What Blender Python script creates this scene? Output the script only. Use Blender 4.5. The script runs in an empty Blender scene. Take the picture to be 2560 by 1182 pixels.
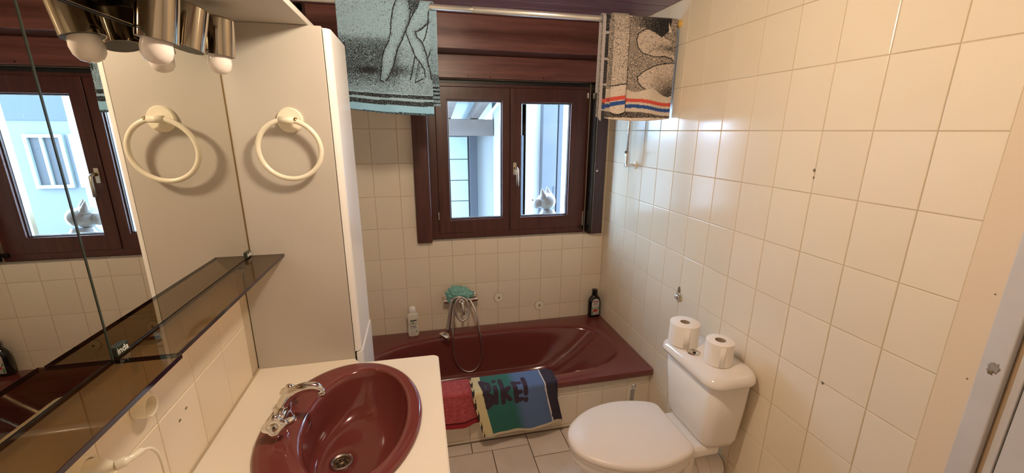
import bpy, bmesh, math, random
import numpy as np
from mathutils import Matrix, Vector, noise as mnoise
PI = math.pi
random.seed(4)
S = bpy.context.scene
COL = S.collection

# ------------------------------------------------------------------ camera
FPX, YAW, PITCH, ROLL = 1017.14, 0.2255, -0.2547, 0.0045
CAM = Vector((-1.246, -1.9712, 1.625))
cam_data = bpy.data.cameras.new('camera')
cam = bpy.data.objects.new('camera', cam_data)
COL.objects.link(cam)
cam_data.sensor_fit = 'HORIZONTAL'
cam_data.sensor_width = 36.0
cam_data.lens = FPX / 2560 * 36.0
cam_data.clip_start = 0.01
_f = Vector((math.sin(YAW)*math.cos(PITCH), math.cos(YAW)*math.cos(PITCH), math.sin(PITCH)))
_r = Vector((math.cos(YAW), -math.sin(YAW), 0))
_u = _r.cross(_f)
_r2 = _r*math.cos(ROLL) + _u*math.sin(ROLL)
_u2 = -_r*math.sin(ROLL) + _u*math.cos(ROLL)
M = Matrix((( _r2.x, _u2.x, -_f.x), (_r2.y, _u2.y, -_f.y), (_r2.z, _u2.z, -_f.z))).to_4x4()
M.translation = CAM
cam.matrix_world = M
S.camera = cam

# ------------------------------------------------------------------ sky, exposure
world = bpy.data.worlds.new('sky')
S.world = world
world.use_nodes = True
bg = world.node_tree.nodes['Background']
bg.inputs['Color'].default_value = (0.48, 0.70, 1.0, 1)
bg.inputs['Strength'].default_value = 15.0
S.view_settings.view_transform = 'Standard'
S.view_settings.look = 'None'
S.view_settings.exposure = 0.72
S.view_settings.gamma = 1.0
S.view_settings.use_curve_mapping = False
LAMP_POWER = 150.0
LAMP_COLOR = (1.0, 0.82, 0.605)
S.cycles.use_denoising = True
S.cycles.max_bounces = 12
S.cycles.diffuse_bounces = 6
S.cycles.glossy_bounces = 6
S.cycles.transparent_max_bounces = 16
S.cycles.sample_clamp_indirect = 6.0
S.cycles.caustics_reflective = True
S.cycles.caustics_refractive = False

# ------------------------------------------------------------------ materials
def lin(r, g, b):
    f = lambda c: ((c/255+0.055)/1.055)**2.4 if c/255 > 0.04045 else c/255/12.92
    return (f(r), f(g), f(b), 1)

def mat(name, col, rough=0.5, metal=0.0, coat=0.0, spec=0.5, bump=None, vary=None, rand=0.0, ior=None):
    """bump=(scale,strength,distance) noise relief; vary=(scale,col2,amount) noise tint; rand = brightness change per object"""
    m = bpy.data.materials.new(name)
    m.use_nodes = True
    nt = m.node_tree
    b = nt.nodes['Principled BSDF']
    col = tuple(col[:3]) + (1,)
    b.inputs['Base Color'].default_value = col
    b.inputs['Roughness'].default_value = rough
    b.inputs['Metallic'].default_value = metal
    b.inputs['Coat Weight'].default_value = coat
    b.inputs['Coat Roughness'].default_value = 0.05
    b.inputs['Specular IOR Level'].default_value = spec
    m.diffuse_color = col
    tc = nt.nodes.new('ShaderNodeTexCoord')
    out = None
    if vary:
        n = nt.nodes.new('ShaderNodeTexNoise'); n.inputs['Scale'].default_value = vary[0]; n.inputs['Detail'].default_value = 4
        nt.links.new(tc.outputs['Object'], n.inputs['Vector'])
        mr = nt.nodes.new('ShaderNodeMapRange'); mr.inputs[1].default_value = 0.4; mr.inputs[2].default_value = 0.7
        mr.inputs[4].default_value = vary[2]
        nt.links.new(n.outputs['Fac'], mr.inputs[0])
        mx = nt.nodes.new('ShaderNodeMix'); mx.data_type = 'RGBA'
        nt.links.new(mr.outputs[0], mx.inputs[0])
        mx.inputs[6].default_value = col; mx.inputs[7].default_value = tuple(vary[1][:3]) + (1,)
        out = mx.outputs[2]
    if rand:
        oi = nt.nodes.new('ShaderNodeObjectInfo')
        mr = nt.nodes.new('ShaderNodeMapRange'); mr.inputs[3].default_value = 1-rand; mr.inputs[4].default_value = 1+rand
        nt.links.new(oi.outputs['Random'], mr.inputs[0])
        hs = nt.nodes.new('ShaderNodeHueSaturation')
        nt.links.new(mr.outputs[0], hs.inputs['Value'])
        if out: nt.links.new(out, hs.inputs['Color'])
        else: hs.inputs['Color'].default_value = col
        out = hs.outputs[0]
    if out: nt.links.new(out, b.inputs['Base Color'])
    if bump:
        n = nt.nodes.new('ShaderNodeTexNoise'); n.inputs['Scale'].default_value = bump[0]; n.inputs['Detail'].default_value = 3
        nt.links.new(tc.outputs['Object'], n.inputs['Vector'])
        bp = nt.nodes.new('ShaderNodeBump'); bp.inputs['Strength'].default_value = bump[1]; bp.inputs['Distance'].default_value = bump[2]
        nt.links.new(n.outputs['Fac'], bp.inputs['Height'])
        nt.links.new(bp.outputs[0], b.inputs['Normal'])
    return m

def wood(name, c1, c2, axis, rough=0.4, scale=9.0):
    """long-grained wood; axis 0/1/2 = direction of the grain"""
    m = bpy.data.materials.new(name); m.use_nodes = True
    nt = m.node_tree; b = nt.nodes['Principled BSDF']
    b.inputs['Roughness'].default_value = rough
    tc = nt.nodes.new('ShaderNodeTexCoord')
    mp = nt.nodes.new('ShaderNodeMapping')
    sc = [scale*5]*3; sc[axis] = scale*0.35
    mp.inputs['Scale'].default_value = sc
    nt.links.new(tc.outputs['Object'], mp.inputs['Vector'])
    n = nt.nodes.new('ShaderNodeTexNoise'); n.inputs['Scale'].default_value = 1.0; n.inputs['Detail'].default_value = 8; n.inputs['Roughness'].default_value = 0.65
    nt.links.new(mp.outputs[0], n.inputs['Vector'])
    cr = nt.nodes.new('ShaderNodeValToRGB')
    cr.color_ramp.elements[0].position = 0.32; cr.color_ramp.elements[0].color = c1
    cr.color_ramp.elements[1].position = 0.68; cr.color_ramp.elements[1].color = c2
    nt.links.new(n.outputs['Fac'], cr.inputs[0])
    nt.links.new(cr.outputs[0], b.inputs['Base Color'])
    bp = nt.nodes.new('ShaderNodeBump'); bp.inputs['Strength'].default_value = 0.25; bp.inputs['Distance'].default_value = 0.001
    nt.links.new(n.outputs['Fac'], bp.inputs['Height']); nt.links.new(bp.outputs[0], b.inputs['Normal'])
    m.diffuse_color = c2
    return m

def thin_glass(name, tint, ior=1.5, rough=0.0):
    m = bpy.data.materials.new(name); m.use_nodes = True
    nt = m.node_tree; nt.nodes.remove(nt.nodes['Principled BSDF'])
    o = nt.nodes['Material Output']
    t = nt.nodes.new('ShaderNodeBsdfTransparent'); t.inputs[0].default_value = tint
    g = nt.nodes.new('ShaderNodeBsdfGlossy'); g.inputs['Roughness'].default_value = rough
    fr = nt.nodes.new('ShaderNodeFresnel'); fr.inputs[0].default_value = ior
    mx = nt.nodes.new('ShaderNodeMixShader')
    ge = nt.nodes.new('ShaderNodeNewGeometry')
    om = nt.nodes.new('ShaderNodeMath'); om.operation = 'SUBTRACT'; om.inputs[0].default_value = 1.0
    nt.links.new(ge.outputs['Backfacing'], om.inputs[1])
    mu = nt.nodes.new('ShaderNodeMath'); mu.operation = 'MULTIPLY'
    nt.links.new(fr.outputs[0], mu.inputs[0]); nt.links.new(om.outputs[0], mu.inputs[1])
    nt.links.new(mu.outputs[0], mx.inputs[0]); nt.links.new(t.outputs[0], mx.inputs[1]); nt.links.new(g.outputs[0], mx.inputs[2])
    nt.links.new(mx.outputs[0], o.inputs['Surface'])
    m.diffuse_color = tint
    return m

def emit(name, col, strength):
    m = bpy.data.materials.new(name); m.use_nodes = True
    nt = m.node_tree; nt.nodes.remove(nt.nodes['Principled BSDF'])
    e = nt.nodes.new('ShaderNodeEmission'); e.inputs[0].default_value = tuple(col[:3])+(1,); e.inputs[1].default_value = strength
    nt.links.new(e.outputs[0], nt.nodes['Material Output'].inputs['Surface'])
    return m

def cloth(name, scale=520.0, dark=(0.02, 0.02, 0.022, 1), rough=0.95):
    """towelling: colour from the woven print ('ink'), dark yarn speckle with density 'dens'"""
    m = bpy.data.materials.new(name); m.use_nodes = True
    nt = m.node_tree; b = nt.nodes['Principled BSDF']
    b.inputs['Roughness'].default_value = rough
    b.inputs['Specular IOR Level'].default_value = 0.1
    b.inputs['Sheen Weight'].default_value = 0.2
    a = nt.nodes.new('ShaderNodeAttribute'); a.attribute_name = 'ink'
    d = nt.nodes.new('ShaderNodeAttribute'); d.attribute_name = 'dens'
    tc = nt.nodes.new('ShaderNodeTexCoord')
    n = nt.nodes.new('ShaderNodeTexNoise'); n.inputs['Scale'].default_value = scale; n.inputs['Detail'].default_value = 1
    nt.links.new(tc.outputs['Object'], n.inputs['Vector'])
    k = nt.nodes.new('ShaderNodeMath'); k.operation = 'MULTIPLY_ADD'; k.inputs[1].default_value = 0.5; k.inputs[2].default_value = 0.26
    nt.links.new(d.outputs['Fac'], k.inputs[0])
    sb = nt.nodes.new('ShaderNodeMath'); sb.operation = 'SUBTRACT'
    nt.links.new(k.outputs[0], sb.inputs[0]); nt.links.new(n.outputs['Fac'], sb.inputs[1])
    ml = nt.nodes.new('ShaderNodeMath'); ml.operation = 'MULTIPLY'; ml.inputs[1].default_value = 18; ml.use_clamp = True
    nt.links.new(sb.outputs[0], ml.inputs[0])
    mx = nt.nodes.new('ShaderNodeMix'); mx.data_type = 'RGBA'
    nt.links.new(ml.outputs[0], mx.inputs[0]); nt.links.new(a.outputs['Color'], mx.inputs[6]); mx.inputs[7].default_value = dark
    nt.links.new(mx.outputs[2], b.inputs['Base Color'])
    bp = nt.nodes.new('ShaderNodeBump'); bp.inputs['Strength'].default_value = 0.5; bp.inputs['Distance'].default_value = 0.001
    n2 = nt.nodes.new('ShaderNodeTexNoise'); n2.inputs['Scale'].default_value = 500
    nt.links.new(tc.outputs['Object'], n2.inputs['Vector'])
    nt.links.new(n2.outputs['Fac'], bp.inputs['Height']); nt.links.new(bp.outputs[0], b.inputs['Normal'])
    return m

def print_mat(name, rough=0.4):
    m = bpy.data.materials.new(name); m.use_nodes = True
    nt = m.node_tree; b = nt.nodes['Principled BSDF']; b.inputs['Roughness'].default_value = rough
    a = nt.nodes.new('ShaderNodeAttribute'); a.attribute_name = 'ink'
    nt.links.new(a.outputs['Color'], b.inputs['Base Color'])
    return m

CREAM = (0.83, 0.73, 0.565)
MT = dict(
    tile=mat('glazed_cream_tile', CREAM, 0.16, bump=(9, 0.06, 0.01), rand=0.02, vary=(2.0, (0.78, 0.67, 0.50), 0.5)),
    grout=mat('tile_grout', (0.60, 0.51, 0.37), 0.9, bump=(200, 0.3, 0.002), vary=(6, (0.40, 0.32, 0.22), 0.5)),
    plaster=mat('tan_plaster', (0.77, 0.635, 0.46), 0.75, bump=(40, 0.1, 0.002)),
    floor=mat('taupe_floor_tile', (0.70, 0.60, 0.50), 0.35, bump=(16, 0.6, 0.007), vary=(7, (0.82, 0.72, 0.62), 0.7), rand=0.04),
    floorgrout=mat('brown_floor_grout', (0.13, 0.09, 0.055), 0.9),
    ceil=wood('ceiling_mahogany', (0.170, 0.082, 0.092, 1), (0.270, 0.138, 0.145, 1), 0, 0.28, 6),
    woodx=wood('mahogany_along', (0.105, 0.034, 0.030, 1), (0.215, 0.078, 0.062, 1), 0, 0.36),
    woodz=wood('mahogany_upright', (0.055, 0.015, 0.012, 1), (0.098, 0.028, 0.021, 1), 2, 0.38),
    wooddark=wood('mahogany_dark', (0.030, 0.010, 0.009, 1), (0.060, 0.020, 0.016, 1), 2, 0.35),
    maroon=mat('maroon_enamel', (0.170, 0.040, 0.034), 0.12, coat=0.3),
    laminate=mat('cream_laminate', (0.54, 0.50, 0.44), 0.45, vary=(3, (0.51, 0.465, 0.40), 0.6)),
    door=mat('white_lacquer', (0.86, 0.84, 0.80), 0.25),
    counter=mat('white_worktop', (0.88, 0.82, 0.69), 0.35, vary=(3, (0.84, 0.76, 0.60), 0.5)),
    porcelain=mat('white_porcelain', (0.88, 0.84, 0.77), 0.08, coat=0.4),
    seat=mat('white_plastic_seat', (0.88, 0.82, 0.745), 0.32),
    ivory=mat('ivory_plastic', (0.86, 0.80, 0.64), 0.25),
    paper=mat('toilet_paper', (0.93, 0.88, 0.80), 0.95, bump=(120, 0.4, 0.002)),
    card=mat('cardboard', (0.45, 0.36, 0.26), 0.9),
    chrome=mat('chrome', (0.80, 0.79, 0.77), 0.08, 1.0),
    chromedull=mat('brushed_chrome', (0.62, 0.60, 0.57), 0.25, 1.0),
    steel=mat('steel_rod', (0.80, 0.78, 0.73), 0.38, 0.75),
    lampmetal=mat('polished_spot_metal', (0.50, 0.44, 0.35), 0.10, 1.0),
    darkmetal=mat('dark_metal', (0.05, 0.042, 0.035), 0.25, 0.8),
    black=mat('black', (0.010, 0.010, 0.012), 0.4),
    bulb=mat('opal_bulb_glass', (0.86, 0.77, 0.72), 0.08, coat=0.4),
    mirror=mat('mirror_silver', (0.80, 0.785, 0.72), 0.004, 1.0),
    mirroredge=mat('mirror_edge', (0.035, 0.045, 0.035), 0.2),
    smoke=thin_glass('smoked_glass', (0.57, 0.50, 0.38, 1), 1.45),
    smokeedge=mat('smoked_glass_edge', (0.020, 0.010, 0.018), 0.08),
    pane=thin_glass('window_glass', (0.97, 0.98, 0.98, 1), 1.45),
    handle=mat('champagne_handle', (0.62, 0.56, 0.46), 0.3, 0.9),
    brass=mat('aged_brass', (0.35, 0.24, 0.11), 0.35, 1.0),
    silicone=mat('old_sealant', (0.50, 0.42, 0.28), 0.8),
    outwall=mat('shaded_white_render', (0.29, 0.30, 0.30), 0.9, bump=(30, 0.2, 0.005)),  # white walls, with shade put into the base colour as grey
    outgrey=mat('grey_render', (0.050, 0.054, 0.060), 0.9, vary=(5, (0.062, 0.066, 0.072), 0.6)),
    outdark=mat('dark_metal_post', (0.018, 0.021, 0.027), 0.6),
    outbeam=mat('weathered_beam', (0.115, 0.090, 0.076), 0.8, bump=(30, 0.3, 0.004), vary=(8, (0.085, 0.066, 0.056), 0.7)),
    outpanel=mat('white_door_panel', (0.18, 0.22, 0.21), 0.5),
    outground=mat('concrete_ground', (0.42, 0.42, 0.42), 0.9, bump=(20, 0.4, 0.01)),
    sheet=thin_glass('roof_sheet', (0.165, 0.18, 0.18, 1), 1.04, 0.2),
    leaf=mat('hedge_leaf', (0.05, 0.13, 0.03), 0.6, vary=(20, (0.12, 0.24, 0.07), 0.8)),
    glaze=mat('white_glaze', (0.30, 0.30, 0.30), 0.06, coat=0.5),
    doorpaint=mat('grey_white_door_paint', (0.60, 0.59, 0.59), 0.45, bump=(12, 0.15, 0.004), vary=(9, (0.52, 0.51, 0.50), 0.5)),
    doorgap=mat('tan_rebate', (0.42, 0.30, 0.18), 0.8),
    grime=mat('grime', (0.20, 0.15, 0.09), 0.95),
    teal=mat('teal_net', (0.26, 0.56, 0.49), 0.8, bump=(160, 0.8, 0.004), vary=(60, (0.16, 0.42, 0.38), 0.7)),
    soap=mat('milky_bottle', (0.80, 0.78, 0.66), 0.25),
    soapcap=mat('white_cap', (0.90, 0.87, 0.80), 0.3),
    shampoo=mat('black_bottle', (0.006, 0.008, 0.007), 0.10, coat=0.4),
    white=mat('white_paint', (0.85, 0.84, 0.80), 0.5),
    yellowcap=mat('yellow_rod_end', (0.80, 0.50, 0.10), 0.5),
    paintw=mat('white_ceiling_paint', (0.84, 0.78, 0.68), 0.9),
    towel=cloth('towelling'),
    label=print_mat('printed_label'),
)

# ------------------------------------------------------------------ mesh helpers
def finish(o, name, m, parent, smooth, bevel, seg=2):
    o.name = name
    if m is not None: o.data.materials.append(m)
    if parent is not None: o.parent = parent
    if smooth:
        for p in o.data.polygons: p.use_smooth = True
    if bevel:
        bv = o.modifiers.new('bevel', 'BEVEL'); bv.width = bevel; bv.segments = seg; bv.limit_method = 'ANGLE'; bv.angle_limit = math.radians(40)
        for p in o.data.polygons: p.use_smooth = True
        wn = o.modifiers.new('wn', 'WEIGHTED_NORMAL'); wn.keep_sharp = True
    return o

def mesh_obj(name, verts, faces, m, parent=None, smooth=False, bevel=0, seg=2):
    me = bpy.data.meshes.new(name)
    me.from_pydata([tuple(v) for v in verts], [], faces)
    bm = bmesh.new(); bm.from_mesh(me); bmesh.ops.recalc_face_normals(bm, faces=bm.faces); bm.to_mesh(me); bm.free()
    o = bpy.data.objects.new(name, me); COL.objects.link(o)
    return finish(o, name, m, parent, smooth, bevel, seg)

def inst(name, me, parent, loc):
    o = bpy.data.objects.new(name, me); COL.objects.link(o); o.parent = parent; o.location = loc
    return o

BOXF = [(0,3,2,1),(4,5,6,7),(0,1,5,4),(1,2,6,5),(2,3,7,6),(3,0,4,7)]
def boxv(x0,x1,y0,y1,z0,z1):
    return [(x0,y0,z0),(x1,y0,z0),(x1,y1,z0),(x0,y1,z0),(x0,y0,z1),(x1,y0,z1),(x1,y1,z1),(x0,y1,z1)]
def box(name, x0,x1,y0,y1,z0,z1, m, parent=None, bevel=0, seg=2):
    return mesh_obj(name, boxv(x0,x1,y0,y1,z0,z1), BOXF, m, parent, False, bevel, seg)

def boxes(name, lst, m, parent=None, bevel=0):
    v=[]; f=[]
    for b in lst:
        n=len(v); v+=boxv(*b); f+=[tuple(i+n for i in q) for q in BOXF]
    return mesh_obj(name, v, f, m, parent, False, bevel)

def loft(name, loops, m, parent=None, smooth=True, cap0=False, cap1=False, closed_u=True, bevel=0):
    n=len(loops[0]); v=[p for l in loops for p in l]; f=[]
    for i in range(len(loops)-1):
        for j in range(n if closed_u else n-1):
            a=i*n+j; b=i*n+(j+1)%n
            f.append((a,b,b+n,a+n))
    if cap0: f.append(tuple(range(n))[::-1])
    if cap1: f.append(tuple(range((len(loops)-1)*n, len(loops)*n)))
    return mesh_obj(name, v, f, m, parent, smooth, bevel)

def frame_axes(d):
    d = Vector(d).normalized()
    a = Vector((0,0,1)) if abs(d.z) < 0.9 else Vector((1,0,0))
    u = d.cross(a).normalized(); w = d.cross(u).normalized()
    return d,u,w

def lathe(name, prof, base, axis, m, parent=None, n=32, smooth=True):
    """prof = [(r, h)] along axis from base"""
    d,u,w = frame_axes(axis); base=Vector(base)
    loops=[[base+d*h+(u*math.cos(2*PI*k/n)+w*math.sin(2*PI*k/n))*max(r,1e-5) for k in range(n)] for r,h in prof]
    o = loft(name, loops, m, parent, smooth, True, True)
    if smooth:
        es = o.modifiers.new('es','EDGE_SPLIT'); es.split_angle = math.radians(35)
    return o

def smooth_path(pts, sub=6, closed=False):
    P=[Vector(p) for p in pts]; n=len(P); out=[]
    rng = range(n if closed else n-1)
    for i in rng:
        p0=P[(i-1)%n] if closed or i>0 else P[0]; p1=P[i]; p2=P[(i+1)%n]; p3=P[(i+2)%n] if closed or i+2<n else P[-1]
        for s in range(sub):
            t=s/sub
            out.append(0.5*((2*p1)+(-p0+p2)*t+(2*p0-5*p1+4*p2-p3)*t*t+(-p0+3*p1-3*p2+p3)*t**3))
    if not closed: out.append(P[-1])
    return out

def tube(name, pts, r, m, parent=None, n=12, closed=False, caps=True):
    P=[Vector(p) for p in pts]; L=len(P); loops=[]
    rs = r if isinstance(r,(list,tuple)) else [r]*L
    u=None
    for i in range(L):
        a=P[(i-1)%L] if closed or i>0 else P[i]; b=P[(i+1)%L] if closed or i<L-1 else P[i]
        d=(b-a).normalized()
        if u is None: _,u,_=frame_axes(d)
        u=(u-d*u.dot(d)).normalized(); w=d.cross(u)
        loops.append([P[i]+(u*math.cos(2*PI*k/n)+w*math.sin(2*PI*k/n))*rs[i] for k in range(n)])
    if closed:
        loops.append(loops[0])
        o=loft(name, loops, m, parent); 
        bm=bmesh.new(); bm.from_mesh(o.data); bmesh.ops.remove_doubles(bm, verts=bm.verts, dist=1e-6); bm.to_mesh(o.data); bm.free()
        return o
    return loft(name, loops, m, parent, True, caps, caps)

def rrect(cx, cy, hx, hy, r, n=8):
    out=[]
    for sx,sy,a0 in ((1,1,0),(-1,1,PI/2),(-1,-1,PI),(1,-1,1.5*PI)):
        for k in range(n+1):
            a=a0+k*PI/2/n
            out.append((cx+sx*(hx-r)+r*math.cos(a), cy+sy*(hy-r)+r*math.sin(a)))
    return out

def raycast(poly, c, ang):
    dx,dy=math.cos(ang),math.sin(ang); best=None
    for i in range(len(poly)):
        (x1,y1),(x2,y2)=poly[i],poly[(i+1)%len(poly)]
        ex,ey=x2-x1,y2-y1; den=dx*ey-dy*ex
        if abs(den)<1e-12: continue
        t=((x1-c[0])*ey-(y1-c[1])*ex)/den; s=((x1-c[0])*dy-(y1-c[1])*dx)/den
        if t>0 and -1e-6<=s<=1+1e-6 and (best is None or t>best): best=t
    return (c[0]+dx*best, c[1]+dy*best)

def sell(cx, cy, ax, ay, e, n=96):
    out=[]
    for k in range(n):
        t=2*PI*k/n; c,s=math.cos(t),math.sin(t)
        out.append((cx+ax*math.copysign(abs(c)**(2/e),c), cy+ay*math.copysign(abs(s)**(2/e),s)))
    return out

def empty(name, loc=(0,0,0)):
    o=bpy.data.objects.new(name,None); COL.objects.link(o); o.location=loc; o.empty_display_size=0.05
    return o
def thing(name, label, cat, loc=(0,0,0), group=None):
    o=empty(name, loc); return tag(o,label,cat,group)
def tag(o, label, cat, group=None):
    o['label']=label; o['category']=cat
    if group: o['group']=group
    return o
def settle(root):
    """children were built in world coordinates: keep them there under a root that stands at the thing's base"""
    inv = Matrix.Translation(-root.location)
    for c in root.children: c.matrix_parent_inverse = inv
    return root
def struct(o):
    o['kind']='structure'; return o

def text_mesh(name, s, size, m, parent, mw, extrude=0.0003):
    c=bpy.data.curves.new(name,'FONT'); c.body=s; c.size=size; c.extrude=extrude; c.align_x='CENTER'; c.align_y='CENTER'
    t=bpy.data.objects.new(name+'_c',c); COL.objects.link(t)
    bpy.context.view_layer.update()
    me=bpy.data.meshes.new_from_object(t.evaluated_get(bpy.context.evaluated_depsgraph_get()))
    bpy.data.objects.remove(t)
    me.transform(mw)
    o=bpy.data.objects.new(name,me); COL.objects.link(o)
    return finish(o,name,m,parent,False,0)

# ------------------------------------------------------------------ room shell
XL, YB, ZC, YF = -1.803, 0.59, 2.22, -2.45
YE = -1.40                   # plaster ends at the door frame on the right wall
WX0, WX1, WZ0, WZ1 = -1.18, -0.11, 0.932, 2.05   # window recess
T = 0.0025                   # how far the tile faces stand out of the grout

floor = struct(box('floor', XL-0.1, 0.1, YF-0.1, YB+0.1, -0.06, -0.003, MT['floorgrout']))
wall_right = struct(boxes('wall_right', [(T, 0.12, YE, YB+0.3, -0.05, 2.4), (T+0.10, 0.16, YF, YE, -0.05, 2.4), (0.0, 0.16, YF, YE, 2.06, 2.4), (0.0, 0.16, YF, -2.27, -0.05, 2.06)], MT['grout']))
box('plaster_strip', -0.0015, T+0.001, YE, -1.330, -0.003, ZC, MT['plaster'], wall_right)
wall_back = struct(boxes('wall_back', [(XL-0.1, WX0, YB+T, YB+0.3, -0.05, 2.4), (WX1, T, YB+T, YB+0.3, -0.05, 2.4),
     (WX0, WX1, YB+T, YB+0.3, -0.05, WZ0-0.004), (WX0, WX1, 0.641, YB+0.3, 1.9225, 2.4), (-0.1265, WX1, 0.652, YB+0.3, WZ0-0.004, 1.9225)], MT['grout']))
wall_left = struct(box('wall_left', XL-0.12, XL-T, YF, YB+0.3, -0.05, 2.4, MT['grout']))
wall_front = struct(box('wall_front', XL-0.1, 0.12, YF-0.1, YF, -0.05, 2.4, MT['paintw']))

def tile_mesh(a, b, axis, sgn, th=0.006, inset=0.0022):
    """cushion-edged tile a (along) x b (up), centred on origin, back plane at 0, face at th toward sgn*axis"""
    loops=[]
    for ins,h in ((0.0011,0.0),(0.0011,th-0.0018),(0.0011+inset*0.35,th-0.0005),(0.0011+inset,th)):
        x=a/2-ins; z=b/2-ins
        loops.append([(-x,-z,h),(x,-z,h),(x,z,h),(-x,z,h)])
    v=[]; f=[]
    for l in loops:
        for (p,q,h) in l:
            v.append((sgn*h,p,q) if axis==0 else ((p,sgn*h,q) if axis==1 else (p,q,sgn*h)))
    for i in range(3):
        for j in range(4):
            f.append((i*4+j,i*4+(j+1)%4,(i+1)*4+(j+1)%4,(i+1)*4+j))
    f.append((12,13,14,15))
    me=bpy.data.meshes.new('tile'); me.from_pydata(v,[],f)
    bm=bmesh.new(); bm.from_mesh(me); bmesh.ops.recalc_face_normals(bm,faces=bm.faces)
    # open back: make sure the face looks out
    bm.faces.ensure_lookup_table()
    fn=bm.faces[-1].normal
    if fn[axis]*sgn<0: bmesh.ops.reverse_faces(bm,faces=bm.faces)
    bm.to_mesh(me); bm.free()
    for p in me.polygons: p.use_smooth = False
    return me
_tm={}
def put_tile(parent, a0,a1,z0,z1, axis, sgn, face, m, name='tile', th=0.006):
    a=round(a1-a0,4); b=round(z1-z0,4)
    if a<0.006 or b<0.006: return
    key=(a,b,axis,sgn,m.name,th)
    if key not in _tm:
        me=tile_mesh(a,b,axis,sgn,th); me.materials.append(m); _tm[key]=me
    mid=(a0+a1)/2; zc=(z0+z1)/2; back=face-sgn*th
    loc=(back,mid,zc) if axis==0 else ((mid,back,zc) if axis==1 else (mid,zc,back))
    return inst(name,_tm[key],parent,loc)

# right wall: columns 0.15, rows 0.198
cols=[YB]+[0.45-0.15*k for k in range(12)]+[-1.330]
rows=[0.0]+[round(1.628-0.198*r,4) for r in range(8,-4,-1)]
rows=[r for r in rows if 0<=r<ZC]+[ZC]
for i in range(len(cols)-1):
    for j in range(len(rows)-1):
        put_tile(wall_right, cols[i+1], cols[i], rows[j], rows[j+1], 0, -1, 0.0, MT['tile'])
# back wall: columns 0.151 from the right corner, rows 0.201
bx=[-0.151*k for k in range(12)]+[XL]
bz=[0.026,0.227,0.427,0.629,0.831,1.031,1.231,1.431,1.631,1.832,2.032,2.2195]
def back_tile(x0,x1,z0,z1):
    # cut away the window recess
    if x1<=WX0+1e-4 or x0>=WX1-1e-4 or z1<=WZ0+1e-4: put_tile(wall_back,x0,x1,z0,z1,1,-1,YB,MT['tile']); return
    if z0<WZ0-1e-4 and z1>WZ0: back_tile(x0,x1,z0,WZ0); z0=WZ0
    if x0<WX0: put_tile(wall_back,x0,WX0,z0,z1,1,-1,YB,MT['tile'])
    if x1>WX1: put_tile(wall_back,WX1,x1,z0,z1,1,-1,YB,MT['tile'])
for i in range(len(bx)-1):
    for j in range(len(bz)-1):
        back_tile(bx[i+1],bx[i],bz[j],bz[j+1])
# window sill tiles
sx=[WX0]+[-0.151*k for k in range(7,0,-1)]+[WX1]
for i in range(len(sx)-1):
    put_tile(wall_back, sx[i], sx[i+1], YB+0.001, 0.648, 2, 1, WZ0, MT['tile'], 'sill_tile', 0.006)
# left wall (not behind the tall cabinet or the mirror)
ly=[YB]+[round(0.55-0.15*k,3) for k in range(20)]
for i in range(len(ly)-1):
    for j in range(len(bz)-1):
        y0,y1=ly[i+1],ly[i]
        if y1>-0.60 and y0<-0.32 and bz[j+1]<1.9: continue
        if y0<-0.6 and (1.30<bz[j]<1.75 or bz[j+1]<0.80) and y0>-2.1: continue
        put_tile(wall_left, y0,y1,bz[j],bz[j+1],0,1,XL,MT['tile'])

# floor tiles: mixed 0.2 / 0.3 stone-look tiles, the visible bond as in the photograph
fx=[(-1.803,-1.347),(-1.347,-1.046),(-1.046,-0.742)]
ft=[(a,b,-0.207,-0.10) for a,b in fx]+[(-0.742,-0.541,-0.298,-0.10),(-0.541,-0.24,-0.298,-0.10),(-0.24,0,-0.298,-0.10),
   (-1.244,-0.943,-0.508,-0.207),(-0.943,-0.742,-0.508,-0.207),(-1.545,-1.244,-0.508,-0.207),(-1.803,-1.545,-0.508,-0.207),
   (-0.742,-0.441,-0.599,-0.298),(-0.441,-0.14,-0.599,-0.298),(-0.14,0,-0.599,-0.298),
   (-1.04,-0.742,-0.809,-0.508),(-1.24,-1.04,-0.809,-0.508),(-1.54,-1.24,-0.809,-0.508),(-1.803,-1.54,-0.809,-0.508),
   (-0.742,-0.541,-0.9,-0.599),(-0.541,-0.24,-0.9,-0.599),(-0.24,0,-0.9,-0.599)]
y=-0.9
while y>YF:
    y2=max(y-0.301,YF); off=random.choice((0,0.1,0.2)); x=0.0; w=0.301-off if off else 0.301
    while x>-1.80:
        x2=max(x-w,-1.803); ft.append((x2,x,y2,y)); x=x2; w=random.choice((0.301,0.2))
    y=y2
ft+=[(-1.04,-0.742,-0.9,-0.809),(-1.24,-1.04,-0.9,-0.809),(-1.54,-1.24,-0.9,-0.809),(-1.803,-1.54,-0.9,-0.809)]
for x0,x1,y0,y1 in ft:
    put_tile(floor,x0+0.001,x1-0.001,y0+0.001,y1-0.001,2,1,0.0,MT['floor'],'floor_tile',0.004)

# ceiling planks running left-right
ceiling = struct(box('ceiling', XL-0.1, 0.12, YF-0.1, YB+0.3, ZC+0.012, ZC+0.2, MT['black']))
PW=0.094
for k in range(33):
    y1=0.40-PW*k; y0=y1-PW+0.003
    if y0<YF: break
    o=box('ceiling_plank', XL, 0.0, y0, y1, ZC, ZC+0.012, MT['ceil'], ceiling, 0.0025, 1)

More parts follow.
